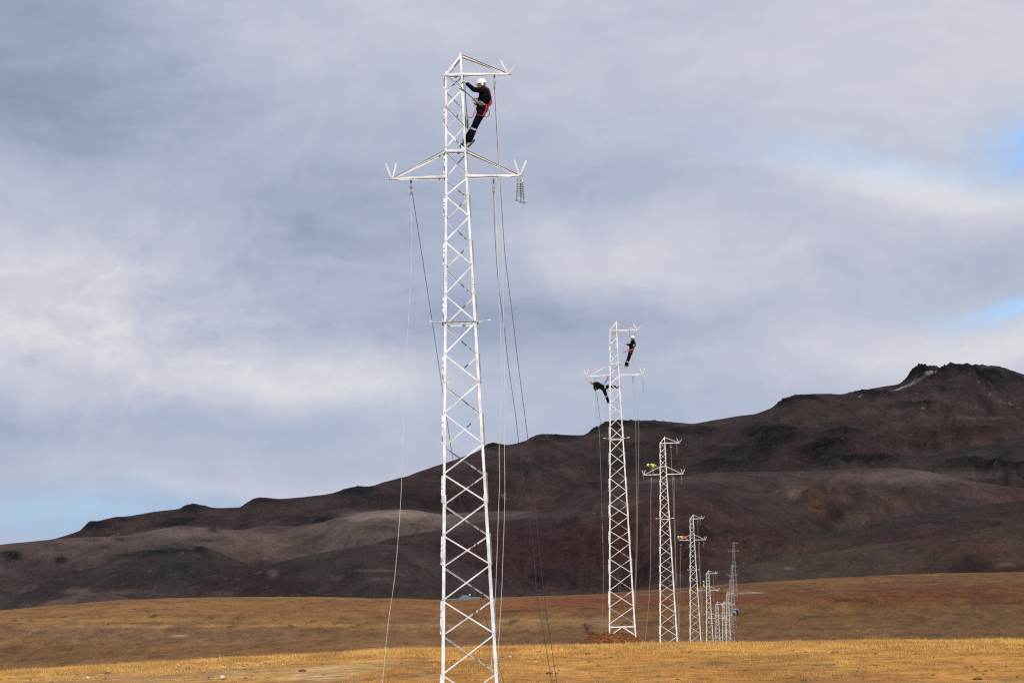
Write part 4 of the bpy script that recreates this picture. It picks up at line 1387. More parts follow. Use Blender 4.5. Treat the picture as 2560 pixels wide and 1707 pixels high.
def person(label, J, cfg):
    """J: joints in world space; N = limb nearer the camera, F = farther.  One continuous body under its clothes."""
    vx = cfg.get('voxel', 0.011)
    root_p = (J['anN'] + J['anF']) / 2
    root = empty('person', root_p)
    tag(root, label, 'person', 'linemen at work on the pylons')

    def fin(mb, name, mats, voxel=None, smooth=3, remesh=True):
        if remesh:
            me = remeshed(mb, name, voxel or vx, smooth)
        else:
            me = mb.mesh(name)
        me.transform(Matrix.Translation(-root_p))
        me.materials.clear()
        for m in mats:
            me.materials.append(m)
        o = bpy.data.objects.new(name, me)
        COL.objects.link(o)
        o.parent = root
        return o
    hf, hu = Vector(J['face']).normalized(), Vector(J['up']).normalized()
    hf = (hf - hu * hf.dot(hu)).normalized()
    hs = hf.cross(hu)
    H = J['head']
    pel, che, nek = J['pelvis'], J['chest'], J['neck']
    # ---- body
    mb = MB()
    mb.ell(H + hu * 0.025, (hf * 0.098, hs * 0.077, hu * 0.108), 16, 12)
    mb.ell(H + hf * 0.022 - hu * 0.06, (hf * 0.072, hs * 0.058, hu * 0.062), 12, 8)
    mb.capsule(H + hf * 0.092 + hu * 0.012, H + hf * 0.113 - hu * 0.022, 0.010, 0.014, 8)
    mb.ell(H + hf * 0.082 + hu * 0.03, (hf * 0.016, hs * 0.05, hu * 0.012), 10, 6)
    mb.ell(H + hf * 0.085 - hu * 0.055, (hf * 0.014, hs * 0.026, hu * 0.010), 10, 6)
    mb.ball(H + hf * 0.078 - hu * 0.095, 0.022)
    for s_ in (-1, 1):
        mb.ell(H + hs * s_ * 0.080 - hf * 0.008, (hf * 0.024, hs * 0.012, hu * 0.034), 8, 6)
    mb.capsule(H - hu * 0.06, nek, 0.055, 0.060)
    mb.capsule(nek, che, 0.075, 0.115)
    mb.capsule(che, pel, 0.115, 0.125)
    for q in ('N', 'F'):
        mb.capsule(che, J['sh' + q], 0.09, 0.058)
        mb.capsule(J['sh' + q], J['el' + q], 0.050, 0.040)
        mb.capsule(J['el' + q], J['ha' + q], 0.038, 0.027)
        mb.capsule(pel, J['hip' + q], 0.11, 0.085)
        mb.capsule(J['hip' + q], J['kn' + q], 0.080, 0.052)
        mb.capsule(J['kn' + q], J['an' + q], 0.050, 0.036)
    fin(mb, 'body', [M_SKIN], max(0.009, vx * 0.9), 2)
    if cfg.get('face', True):
        for s_ in (-1, 1):
            e = MB()
            e.ball(H + hf * 0.083 + hs * s_ * 0.032 + hu * 0.012, 0.0125)
            fin(e, 'eye', [M_EYE], remesh=False)
        mo = MB()
        mo.ell(H + hf * 0.099 - hu * 0.055, (hf * 0.005, hs * 0.024, hu * 0.004), 10, 6)
        fin(mo, 'mouth', [mat('lips', (0.2, 0.06, 0.05), 0.6)], remesh=False)
        hr = MB()
        hr.ell(H - hf * 0.03 - hu * 0.02, (hf * 0.074, hs * 0.080, hu * 0.075), 14, 10)
        if cfg.get('beard'):
            hr.ell(H + hf * 0.048 - hu * 0.078, (hf * 0.056, hs * 0.058, hu * 0.046), 12, 8)
        fin(hr, 'hair', [M_HAIR], remesh=False)
    # ---- jacket
    bk = cfg.get('bulk', 1.14)
    jk = MB()
    ax = (nek - pel).normalized()
    side = (J['shN'] - J['shF']).normalized()
    fw = side.cross(ax).normalized()
    jk.capsule(J['shN'] * 0.86 + J['shF'] * 0.14, J['shF'] * 0.86 + J['shN'] * 0.14, 0.083, 0.083)
    jk.ell((che * 0.6 + nek * 0.4) - fw * 0.0, (side * 0.185 * bk, fw * 0.135 * bk, ax * 0.19), 14, 10)
    jk.ell(che, (side * 0.175 * bk, fw * 0.145 * bk, ax * 0.20), 14, 10)
    mid_ = pel * 0.7 + che * 0.3
    jk.capsule(che, mid_, 0.135 * bk, 0.135 * bk)
    jk.ell(pel * 0.9 + che * 0.1, (side * 0.178 * bk, fw * 0.14 * bk, ax * 0.11), 14, 10)
    jk.capsule(nek, nek + ax * 0.035, 0.073, 0.066)
    for q in ('N', 'F'):
        jk.capsule(J['sh' + q], J['el' + q], 0.074 * bk, 0.057 * bk)
        jk.capsule(J['el' + q], J['el' + q].lerp(J['ha' + q], 0.92), 0.057 * bk, 0.045 * bk)
    fin(jk, 'jacket', [cfg['jacket']])
    if cfg.get('vest'):
        ve = MB()
        ve.ell((che * 0.6 + nek * 0.4), (side * 0.192 * bk, fw * 0.152 * bk, ax * 0.187), 14, 10)
        ve.ell(che, (side * 0.20 * bk, fw * 0.166 * bk, ax * 0.21), 14, 10)
        ve.capsule(che, pel * 0.8 + che * 0.2, 0.158 * bk, 0.160 * bk)
        fin(ve, 'safety_vest', [cfg['vest']])
    # ---- trousers
    tr_ = MB()
    tr_.ell(pel, (side * 0.172, fw * 0.132, ax * 0.13), 14, 10)
    for q in ('N', 'F'):
        tr_.capsule(pel, J['hip' + q], 0.125, 0.105)
        tr_.capsule(J['hip' + q], J['kn' + q], 0.102 * bk, 0.076 * bk)
        tr_.capsule(J['kn' + q], J['an' + q], 0.075 * bk, 0.066 * bk)
    fin(tr_, 'trousers', [cfg['trousers']])
    for q in ('N', 'F'):
        bm = MB()
        an, toe = J['an' + q], J['toe' + q]
        d = (toe - an).normalized()
        shin = (J['kn' + q] - an).normalized()
        dn = (d * d.dot(shin) - shin).normalized()
        bm.capsule(an + shin * 0.07, an + dn * 0.03, 0.052, 0.050)
        bm.capsule(an + dn * 0.045 - d * 0.055, an + dn * 0.05 + d * 0.05, 0.044, 0.046)
        bm.capsule(an + dn * 0.05 + d * 0.05, an + dn * 0.055 + d * 0.165, 0.046, 0.037)
        bo = fin(bm, 'boot', [cfg['boot' + q]], max(0.008, vx * 0.8))
        so = MB()
        so.bar(an + dn * 0.098 - d * 0.085, an + dn * 0.098 + d * 0.185, 0.082, 0.020, dn)
        me = so.mesh('sole')
        me.transform(Matrix.Translation(-root_p))
        me.materials.append(M_BOOTB)
        link('sole', me, parent=bo)
        hd = J['ha' + q]
        fo = (hd - J['el' + q]).normalized()
        gl = hand_mb(hd - fo * 0.02, cfg.get('fing' + q, fo), cfg.get('palm' + q, (0, 0, -1)), 1 if q == 'N' else -1, cfg.get('curl', 1.3), cfg.get('hand', 1.0))
        fin(gl, 'glove', [cfg['glove']], max(0.005, vx * 0.55), 1)
    # ---- helmet
    hm = MB()
    up2, f2 = hu, hf
    nu, rings = 24, 9
    c0 = H + hu * 0.055 - hf * 0.004
    vs, fs = [], []
    for j in range(rings):
        ph = (math.pi / 2) * (1 - j / (rings - 1))
        for i in range(nu):
            th_ = 2 * math.pi * i / nu
            rr = math.cos(ph) ** 0.82
            bump_ = 1 + 0.03 * math.exp(-(math.sin(th_) / 0.18) ** 2) * (1 - rr)
            vs.append(c0 + f2 * (0.132 * rr * math.cos(th_)) + hs * (0.112 * rr * math.sin(th_)) + up2 * (0.118 * math.sin(ph) * bump_))
    for i in range(nu):      # brim with a peak
        th_ = 2 * math.pi * i / nu
        pk = max(0, math.cos(th_)) ** 3
        vs.append(c0 + f2 * ((0.142 + 0.035 * pk) * math.cos(th_)) + hs * (0.121 * math.sin(th_)) - up2 * (0.014 + 0.012 * pk))
    for i in range(nu):
        th_ = 2 * math.pi * i / nu
        vs.append(c0 + f2 * (0.122 * math.cos(th_)) + hs * (0.102 * math.sin(th_)) - up2 * 0.018)
    for j in range(rings + 1):
        for i in range(nu):
            a, b_ = j * nu + i, j * nu + (i + 1) % nu
            fs.append((a, a + nu, b_ + nu, b_))
    dome = [f for f in fs if max(f) < rings * nu]
    hm.add(vs, dome, 0, True)
    hm.add(vs[(rings - 1) * nu:], [tuple(i - (rings - 1) * nu for i in f) for f in fs if max(f) >= rings * nu], 0, False)
    fin(hm, 'helmet', [cfg['helmet']], remesh=False)
    for q, mats_ in cfg.get('extra', []):
        pass
    for (nm, mbx, mm) in cfg.get('gear', []):
        fin(mbx, nm, [mm], remesh=False)
    return root


def band(p0, p1, f0, f1, r, n=16):
    """a reflective band round a limb"""
    mb = MB()
    a, c = Vector(p0).lerp(Vector(p1), f0), Vector(p0).lerp(Vector(p1), f1)
    mb.cone(a, c, r, r, n, 0, True, False)
    mb.cone(a, c, r - 0.004, r - 0.004, n, 0, True, False)
    return mb


def tubes(lists, r):
    mb = MB()
    for pts in lists:
        mb.tube(pts, r, 6, 0, 5)
    return mb


# climber near the top of the nearest tower.  c(x, y) = close-up pixels of that climber
def c1(x, y, dy=0.0):
    v = P(1100 + x / 7.47, 170 + y / 7.47, 1.0, -0.06 + dy)
    v.z -= 0.012
    return v


J = dict(head=c1(772, 318, 0.02), neck=c1(826, 408), chest=c1(842, 540), pelvis=c1(775, 800),
         shN=c1(800, 440, -0.17), elN=c1(640, 432, -0.22), haN=c1(502, 318, -0.22),
         shF=c1(812, 448, 0.17), elF=c1(735, 585, 0.24), haF=c1(650, 590, 0.12),
         hipN=c1(770, 845, -0.09), knN=c1(655, 1085, -0.02), anN=c1(558, 1335, 0.06), toeN=c1(500, 1400, 0.06),
         hipF=c1(760, 850, 0.09), knF=c1(635, 1085, 0.18), anF=c1(470, 1335, 0.24), toeF=c1(395, 1375, 0.22),
         face=(-1.0, 0.10, -0.12), up=(-0.10, 0, 1))
gear = []
hz = tubes([[c1(815, 378, -0.15), c1(880, 390, -0.13), c1(945, 520, -0.10), c1(955, 620, -0.08), c1(900, 710, -0.1)],
            [c1(815, 378, 0.12), c1(890, 395, 0.12), c1(950, 520, 0.08), c1(950, 640, 0.05), c1(880, 720, 0.0)]], 0.012)
hz.tube([c1(945, 580, 0.0), c1(962, 640, 0.0), c1(930, 700, -0.02), c1(870, 740, -0.08)], 0.024, 8, 0, 5)
hz.tube([c1(868, 700, -0.16), c1(862, 780, -0.18), c1(838, 850, -0.17), c1(812, 905, -0.17)], 0.024, 8, 0, 5)
hz.tube([c1(640, 800, -0.12), c1(700, 890, -0.19), c1(790, 915, -0.2), c1(850, 890, -0.13)], 0.009, 6, 0, 5)
gear.append(('harness', hz, M_RED))
gear.append(('lanyard', tubes([[c1(495, 880, -0.1), c1(520, 925, -0.12), c1(572, 948, -0.14), c1(615, 915, -0.15), c1(642, 840, -0.15)]], 0.011), M_RED))
gear.append(('lanyard', tubes([[c1(890, 740, -0.12), c1(922, 820, -0.12), c1(915, 900, -0.12), c1(860, 935, -0.12), c1(830, 900, -0.14)]], 0.011), M_RED))
gear.append(('work_positioning_strap', tubes([[c1(660, 640, -0.15), c1(600, 575, -0.18), c1(500, 498, -0.26), c1(400, 412, -0.22), c1(370, 402, -0.14)]], 0.012), M_STRAP))
bt = MB()
ring = []
for k in range(14):
    a_ = 2 * math.pi * k / 14
    ring.append(c1(765, 690, 0) + Vector((math.cos(a_) * 0.155, math.sin(a_) * 0.19, -0.03 * math.cos(a_))))
bt.tube(ring, 0.024, 8, 0, 4, True)
gear.append(('tool_belt', bt, M_STRAP))
cb = MB()
for (x, y, rr) in ((655, 605, 0.035), (672, 640, 0.035), (690, 625, 0.028), (650, 690, 0.03), (655, 740, 0.028), (745, 665, 0.05), (785, 700, 0.05), (640, 660, 0.025)):
    c = c1(x, y, -0.2)
    cb.tube([c + Vector((rr * math.cos(a) * (1.4 if rr > 0.04 else 0.7), 0.01 * math.sin(a * 2), rr * math.sin(a) * (0.5 if rr > 0.04 else 1.0))) for a in [2 * math.pi * i / 8 for i in range(8)]], 0.007, 5, 0, 3, True)
gear.append(('carabiners', cb, M_FIT))
gear.append(('reflective_band', band(J['knN'], J['anN'], 0.14, 0.25, 0.087), M_REFL))
gear.append(('reflective_band', band(J['knF'], J['anF'], 0.14, 0.25, 0.087), M_REFL))
ea = MB()
ea.ell(J['head'] + Vector((0.03, -0.095, 0.0)), ((0.03, 0, 0), (0, 0.02, 0), (0, 0, 0.036)), 10, 6)
gear.append(('ear_defender', ea, M_WHITE))
person('climber in black with white helmet and red harness near the top of nearest pylon', J,
       dict(voxel=0.009, jacket=M_BLACK, trousers=M_NAVY, bootN=M_BOOTT, bootF=M_BOOTB, glove=M_GLOVE, helmet=M_WHITE, beard=True, gear=gear, palmN=(-0.4, -0.3, -0.6), palmF=(-0.3, -0.9, 0), curl=1.4))

# tool bag and cord on the tower beside that climber
tb = MB()
tb.tube([c1(468, 330, -0.05), c1(472, 450, -0.05), c1(480, 560, -0.05), c1(488, 700, -0.05), c1(500, 840, -0.05), c1(510, 990, -0.05)], 0.010, 6, 0, 5)
o0 = c1(468, 330, -0.05)
tag(tb.obj('cord', [M_STRAP], None, o0, o0), 'dark cord hanging down the right leg of the nearest pylon beside the climber', 'cord')
q0 = c1(514, 990, -0.05)
tbag = MB()
tbag.cone((0, 0, 0), (0, 0, -0.205), 0.026, 0.022, 10)
tbag.tube([(-0.02, 0, 0), (0, 0, 0.05), (0.02, 0, 0)], 0.005, 5)
tag(tbag.obj('tool_pouch', [M_STRAP], None, q0), 'narrow black tool pouch hanging on a cord by the climber on the nearest pylon', 'pouch')


# standing climber on the second tower
def c2(x, y, dy=0.0):
    return P(1420 + x / 6.03, 780 + y / 6.03, T2, dy)


J = dict(head=c2(974, 400, 0), neck=c2(975, 432), chest=c2(978, 485), pelvis=c2(945, 592),
         shN=c2(985, 445, -0.17), elN=c2(1008, 510, -0.22), haN=c2(925, 488, -0.22), shF=c2(970, 447, 0.17), elF=c2(940, 505, 0.22), haF=c2(888, 485, 0.15),
         hipN=c2(945, 610, -0.09), knN=c2(918, 700, -0.1), anN=c2(888, 792, -0.09), toeN=c2(845, 808, -0.1), hipF=c2(938, 610, 0.09), knF=c2(908, 700, 0.1), anF=c2(872, 786, 0.1), toeF=c2(830, 798, 0.1),
         face=(-1, 0.15, -0.1), up=(-0.05, 0, 1))
gear = [('harness', tubes([[c2(990, 430, -0.18), c2(1005, 455, -0.13), c2(1000, 520, -0.13), c2(960, 575, -0.2)], [c2(915, 590, -0.15), c2(945, 612, -0.21), c2(975, 610, -0.2), c2(985, 570, -0.15)],
                            [c2(915, 640, -0.14), c2(945, 655, -0.18), c2(972, 640, -0.14)]], 0.022), M_RED),
        ('lanyard', tubes([[c2(910, 583, -0.15), c2(870, 600, -0.15), c2(832, 615, -0.12)]], 0.020), M_RED),
        ('work_positioning_strap', tubes([[c2(770, 478, -0.1), c2(830, 498, -0.1), c2(880, 512, -0.12), c2(915, 520, -0.15)]], 0.013), M_ROPE_L),
        ('reflective_band', band(J['knN'], J['anN'], 0.5, 0.62, 0.086), M_REFL), ('reflective_band', band(J['knF'], J['anF'], 0.5, 0.62, 0.086), M_REFL),
        ('reflective_band', band(J['elN'], J['haN'], 0.1, 0.3, 0.066), M_REFL)]
wb = MB()
wb.tube([c2(948, 573) + Vector((0.175 * math.cos(a), 0.19 * math.sin(a), 0)) for a in [2 * math.pi * i / 12 for i in range(12)]], 0.018, 6, 0, 3, True)
gear.append(('reflective_belt', wb, M_REFL))
person('climber in black with white helmet standing on the right arm tie of second pylon', J,
       dict(voxel=0.014, jacket=M_BLACK, trousers=M_NAVY, bootN=M_BOOTB, bootF=M_BOOTT, glove=M_GREYT, helmet=M_WHITE, gear=gear, palmN=(0, 0, 1)))

# climber lying in his harness under the left arm of the second tower
J = dict(head=c2(378, 1072, -0.05), neck=c2(408, 1085, 0), chest=c2(450, 1098), pelvis=c2(540, 1145),
         shN=c2(420, 1100, -0.17), elN=c2(395, 1140, -0.2), haN=c2(415, 1178, -0.15), shF=c2(425, 1085, 0.17), elF=c2(450, 1145, 0.2), haF=c2(428, 1160, 0.08),
         hipN=c2(540, 1165, -0.09), knN=c2(572, 1255, -0.12), anN=c2(605, 1345, -0.12), toeN=c2(648, 1345, -0.14), hipF=c2(560, 1140, 0.09), knF=c2(630, 1108, 0.12), anF=c2(722, 1132, 0.14), toeF=c2(755, 1098, 0.16),
         face=(-0.7, 0.6, -0.6), up=(-0.75, 0, 0.65))
gear = [('harness', tubes([[c2(430, 1075, -0.12), c2(490, 1085, -0.14), c2(540, 1110, -0.16)], [c2(520, 1170, -0.16), c2(560, 1150, -0.18), c2(575, 1120, -0.14)]], 0.022), M_STRAP),
        ('suspension_straps', tubes([[c2(540, 1090, 0), c2(575, 1030, 0), c2(605, 970, 0)], [c2(560, 1080, -0.05), c2(595, 1025, -0.05), c2(608, 975, -0.05)], [c2(608, 970, 0), c2(606, 1025, 0), c2(680, 1012, 0.05)]], 0.014), M_STRAP),
        ('tool_bag', None, M_BOOTT),
        ('reflective_band', band(J['knN'], J['anN'], 0.02, 0.12, 0.09), M_REFL), ('reflective_band', band(J['knN'], J['anN'], 0.2, 0.28, 0.09), M_REFL)]
tg = MB()
tg.ell(c2(556, 1135, -0.2), ((0.06, 0, 0.02), (0, 0.04, 0), (-0.02, 0, 0.09)), 10, 8)
gear[2] = ('tool_bag', tg, M_BOOTT)
person('climber in black lying back in his harness under the left arm of second pylon', J,
       dict(voxel=0.014, bulk=1.24, jacket=M_BLACK, trousers=M_BLACK, bootN=M_BOOTT, bootF=M_BOOTB, glove=M_GLOVE, helmet=M_FIT, gear=gear, palmN=(1, 0, 0), palmF=(-1, 0, 0)))


# third tower: crouching on the left arm
def c3(x, y, dy=0.0):
    return P(1580 + x / 9.8, 1080 + y / 9.8, T3, dy)


J = dict(head=c3(402, 818, 0), neck=c3(445, 815), chest=c3(500, 818), pelvis=c3(575, 852),
         shN=c3(460, 822, -0.17), elN=c3(440, 880, -0.2), haN=c3(425, 935, -0.15), shF=c3(455, 818, 0.17), elF=c3(425, 880, 0.2), haF=c3(400, 925, 0.1),
         hipN=c3(560, 862, -0.1), knN=c3(478, 900, -0.14), anN=c3(510, 1000, -0.1), toeN=c3(465, 1018, -0.12), hipF=c3(565, 862, 0.1), knF=c3(490, 895, 0.14), anF=c3(520, 1000, 0.12), toeF=c3(478, 1018, 0.12),
         face=(-0.8, -0.1, -0.6), up=(-0.55, 0, 0.8))
person('worker in yellow helmet and yellow-green vest crouching on the left arm of third pylon', J,
       dict(voxel=0.018, bulk=1.06, jacket=M_GREEN, vest=M_HIVIS, trousers=M_GREYT, bootN=M_BOOTB, bootF=M_BOOTB, glove=M_BOOTB, helmet=M_YEL,
            gear=[('harness', tubes([[c3(555, 800, -0.2), c3(560, 840, -0.22), c3(590, 880, -0.18)], [c3(600, 830, -0.12), c3(615, 860, -0.1), c3(600, 880, -0.15)]], 0.03), M_RED)]))


# fourth tower: lying along the left arm
def c4(x, y, dy=0.0):
    return P(1660 + x / 10.45, 1270 + y / 10.45, T4, dy)


J = dict(head=c4(380, 758, 0), neck=c4(405, 756), chest=c4(440, 755), pelvis=c4(505, 748),
         shN=c4(418, 762, -0.17), elN=c4(400, 815, -0.2), haN=c4(375, 845, -0.1), shF=c4(415, 758, 0.17), elF=c4(405, 810, 0.2), haF=c4(385, 845, 0.1),
         hipN=c4(515, 750, -0.1), knN=c4(575, 795, -0.16), anN=c4(590, 850, -0.12), toeN=c4(555, 856, -0.14), hipF=c4(520, 742, 0.1), knF=c4(585, 760, 0.15), anF=c4(600, 835, 0.14), toeF=c4(570, 848, 0.14),
         face=(-0.7, -0.2, -0.6), up=(-0.6, 0, 0.75))
person('worker in yellow vest and orange trousers lying along the left arm of fourth pylon', J,
       dict(voxel=0.022, bulk=1.0, jacket=M_GREEN, vest=M_HIVIS, trousers=M_ORANGE, bootN=M_BOOTB, bootF=M_BOOTB, glove=M_BOOTB, helmet=M_PALEYEL, face=False,
            gear=[('harness', tubes([[c4(480, 720, -0.15), c4(505, 735, -0.2), c4(515, 780, -0.2)]], 0.03), M_RED)]))


# fifth tower: standing on the left arm
def c5(x, y, dy=0.0):
    return P(1720 + x / 5.6, 1340 + y / 5.6, T5, dy)


J = dict(head=c5(217, 637, 0), neck=c5(219, 650), chest=c5(224, 671), pelvis=c5(219, 706),
         shN=c5(222, 655, -0.18), elN=c5(236, 676, -0.22), haN=c5(247, 664, -0.15), shF=c5(222, 655, 0.18), elF=c5(238, 678, 0.2), haF=c5(248, 660, 0.1),
         hipN=c5(219, 712, -0.1), knN=c5(222, 737, -0.12), anN=c5(217, 760, -0.1), toeN=c5(228, 764, -0.12), hipF=c5(216, 712, 0.1), knF=c5(214, 737, 0.12), anF=c5(208, 759, 0.12), toeF=c5(218, 764, 0.12),
         face=(1, -0.3, -0.1), up=(0.05, 0, 1))
person('worker in yellow helmet, vest and blue jeans standing on the left arm of fifth pylon', J,
       dict(voxel=0.022, bulk=1.0, jacket=M_GREEN, vest=M_HIVIS, trousers=M_JEANS, bootN=M_BOOTB, bootF=M_BOOTB, glove=M_BOOTB, helmet=M_PALEYEL, face=False))

# ------------------------------------------------------------------ soil mound at the second tower
M_SOIL = mat('dug_clay_soil', (0.16, 0.058, 0.018), 0.95, 0, 0.5, 6.0, 0.9, (0.055, 0.022, 0.009), 0.1)
tb2 = TBASE[1]
mc = Vector((P(1532, 1600, T2).x, tb2.y - 0.1, P(1532, 1583, T2).z - 0.62))
n_r, n_a = 46, 120
rr, aa = np.meshgrid(np.linspace(0.0, 1, n_r), np.linspace(0, 2 * np.pi, n_a, endpoint=False), indexing='ij')
mx_, my_ = rr * np.cos(aa) * 2.5, rr * np.sin(aa) * 2.3
hz_ = (1 - rr ** 2) ** 1.1 * (0.66 + 0.10 * fbm(mx_ / 0.9, my_ / 0.9, 3, 201)) * (1 - 0.22 * np.clip(mx_ / 2.3, -0.4, 1))
hz_ += (1 - rr ** 3) * (0.07 * fbm(mx_ / 0.25, my_ / 0.25, 3, 203) + 0.035 * fbm(mx_ / 0.08, my_ / 0.08, 2, 205))
hz_ -= 0.12 * rr ** 4
a_ = np.arange(n_r * n_a).reshape(n_r, n_a)
fc = np.stack([a_[:-1].ravel(), np.roll(a_, -1, 1)[:-1].ravel(), np.roll(a_, -1, 1)[1:].ravel(), a_[1:].ravel()], 1)
mv = np.stack([mx_.ravel(), my_.ravel(), hz_.ravel()], 1)
mo_ = link('soil_mound', np_mesh('soil_mound', mv, fc), [M_SOIL], None, mc)
tag(mo_, 'mound of reddish brown dug soil around the feet of the second pylon', 'mound')
clods = MB()
for k in range(420):
    i, j = random.randrange(4, n_r - 1), random.randrange(n_a)
    s_ = random.uniform(0.02, 0.075) * random.uniform(0.5, 1)
    c = Vector((mx_[i, j], my_[i, j], hz_[i, j]))
    clods.ell(c, (Vector((s_ * random.uniform(.7, 1.4), s_ * random.uniform(-.4, .4), 0)), Vector((0, s_, s_ * random.uniform(-.4, .4))), Vector((0, 0, s_ * random.uniform(.6, 1)))), 5, 4, 0, False)
co_ = clods.obj('clods', [M_SOIL], mo_)
co_['kind'] = 'stuff'

# ------------------------------------------------------------------ pale stones in the grass
M_STONE = mat('pale_limestone', (0.50, 0.46, 0.40), 0.85, 0, 0.2, 9.0, 0.3)
stone_me = []
for k in range(6):
    mb = MB()
    mb.ell((0, 0, 0), ((1, 0.1, 0), (-0.1, 0.75, 0.1), (0, 0.1, 0.55)), 9, 6, 0, False)
    for i, v in enumerate(mb.v):
        q = random.uniform(0.75, 1.15)
        mb.v[i] = (v[0] * q, v[1] * q, v[2] * q)
    m_ = mb.mesh('pale_stone')
    m_.materials.append(M_STONE)
    stone_me.append(m_)


def ground_at_px(px, py, t_lo=1.4, t_hi=2.1):
    for k in range(400):
        t = t_lo + (t_hi - t_lo) * k / 400
        p = P(px, py, t)
        if p.z <= gz(p.x, p.y):
            return p
    return None


SP = [(555, 1697, 0.14, 'white stone, largest and tallest of the scatter in the grass left of nearest pylon'), (219, 1697, 0.11, 'broad flat pale stone lying low in the grass at the far left'),
      (1275, 1644, 0.09, 'white stone alone in the grass just right of the nearest pylon'), (1340, 1656, 0.07, 'small pale stone between the dark ropes and the nearest pylon')]
for (px, py, s_, lb) in SP:
    p = ground_at_px(px, py)
    if p:
        o = link('pale_stone', stone_me[0], loc=p + Vector((0, 0, s_ * 0.6)))
        o.scale = (s_, s_, s_ * 1.2)
        o.rotation_euler.z = random.uniform(0, 6)
        tag(o, lb, 'stone', 'pale stones lying in the pasture')
for k in range(115):
    if k < 106:
        px = random.gauss(480, 190)
        py = 1684 - (px - 300) * 0.045 + random.gauss(0, 7)
    else:
        px, py = random.uniform(20, 1000), random.uniform(1650, 1700)
    p = ground_at_px(px, py)
    if p is None:
        continue
    s_ = random.uniform(0.015, 0.045)
    o = link('pale_stone', random.choice(stone_me), loc=p + Vector((0, 0, s_ * 0.9 + 0.03)))
    o.scale = (s_ * 1.2, s_, s_)
    o.rotation_euler.z = random.uniform(0, 6)
    tag(o, 'little pale stone lying among the dry grass of the near pasture', 'stone', 'pale stones lying in the pasture')

# ------------------------------------------------------------------ dry grass
TRK = [(700, 1702, 90, 7), (780, 1688, 90, 6), (860, 1674, 80, 5), (940, 1660, 70, 5), (1010, 1648, 60, 4), (1040, 1668, 22, 12), (1065, 1692, 30, 12), (500, 1676, 240, 5), (300, 1684, 200, 5), (700, 1662, 120, 4)]


def grass(n, t0, t1, half, seed, hmin, hmax, bw):
    r = np.random.default_rng(seed)
    nt = n // 7
    y = r.uniform(D1 * t0, D1 * t1, nt * 2)
    x = r.uniform(-half, half, nt * 2)
    dens = 0.34 + 1.0 * fbm(x / 5.0, y / 8.0, 4, 301) + 0.75 * sstep(D1 * 1.70, D1 * 2.06, y)
    zz = np.interp(np.hypot(x, y), d_g, Zg[:, len(th_g) // 2])
    gx_, gy_ = to_px(x, y, zz)
    for (cx, cy, rx, ry) in TRK:
        dens = dens - 0.9 * np.exp(-((gx_ - cx) / rx) ** 2 - ((gy_ - cy) / ry) ** 2)
    keep = r.uniform(0, 1, nt * 2) < dens
    x, y = x[keep], y[keep]
    tall = 0.55 + 0.45 * sstep(-0.3, 0.5, fbm(x / 4.0, y / 6.0, 3, 303)) + 0.35 * sstep(D1 * 1.8, D1 * 2.08, y)
    k = 7
    X = np.repeat(x, k) + r.normal(0, 0.07, len(x) * k)
    Y = np.repeat(y, k) + r.normal(0, 0.07, len(x) * k)
    h = np.repeat(tall, k) * r.uniform(hmin, hmax, len(X)) * r.choice([0.5, 0.8, 1.0, 1.35], len(X), p=[.35, .35, .22, .08])
    th, d = np.arctan2(X, Y), np.hypot(X, Y)
    j = np.clip(np.searchsorted(th_g, th) - 1, 0, len(th_g) - 2)
    i = np.clip(np.searchsorted(d_g, d) - 1, 0, len(d_g) - 2)
    a = (th - th_g[j]) / (th_g[j + 1] - th_g[j])
    b_ = (d - d_g[i]) / (d_g[i + 1] - d_g[i])
    Z = (Zg[i, j] * (1 - a) + Zg[i, j + 1] * a) * (1 - b_) + (Zg[i + 1, j] * (1 - a) + Zg[i + 1, j + 1] * a) * b_
    an = r.uniform(0, np.pi, len(X))
    w = bw * r.uniform(0.6, 1.3, len(X))
    lx, ly = r.normal(0, 0.28, len(X)) * h, r.normal(0, 0.28, len(X)) * h
    b0 = np.stack([X - np.cos(an) * w, Y - np.sin(an) * w, Z - 0.02], 1)
    b1 = np.stack([X + np.cos(an) * w, Y + np.sin(an) * w, Z - 0.02], 1)
    tp = np.stack([X + lx, Y + ly, Z + h], 1)
    v = np.stack([b0, b1, tp], 1).reshape(-1, 3)
    f = np.arange(len(v)).reshape(-1, 3)
    c = np.tile(np.array((0.46, 0.265, 0.068)), (len(X), 1))
    u = r.uniform(0, 1, len(X))
    c = lerp_tint(c, (u > 0.7) * 0.8, (0.62, 0.43, 0.17))
    c = lerp_tint(c, (u < 0.25) * 0.85, (0.27, 0.115, 0.03))
    zone = fbm(X / 7.0, Y / 10.0, 3, 305)
    c = lerp_tint(c, sstep(0.0, 0.4, zone) * 0.65, (0.31, 0.15, 0.045))
    c = lerp_tint(c, sstep(0.0, 0.5, -zone) * 0.4, (0.64, 0.40, 0.09))
    c = lerp_tint(c, (1 - sstep(D1 * 1.62, D1 * 2.0, Y)) * 0.55, (0.34, 0.165, 0.05))
    c = c * (0.78 + 0.44 * sstep(-0.4, 0.4, fbm(X / 2.2, Y / 5.0, 3, 307)))[:, None]
    me = np_mesh('dry_grass', v, f, False)
    set_tint(me, np.repeat(c, 3, axis=0))
    return me


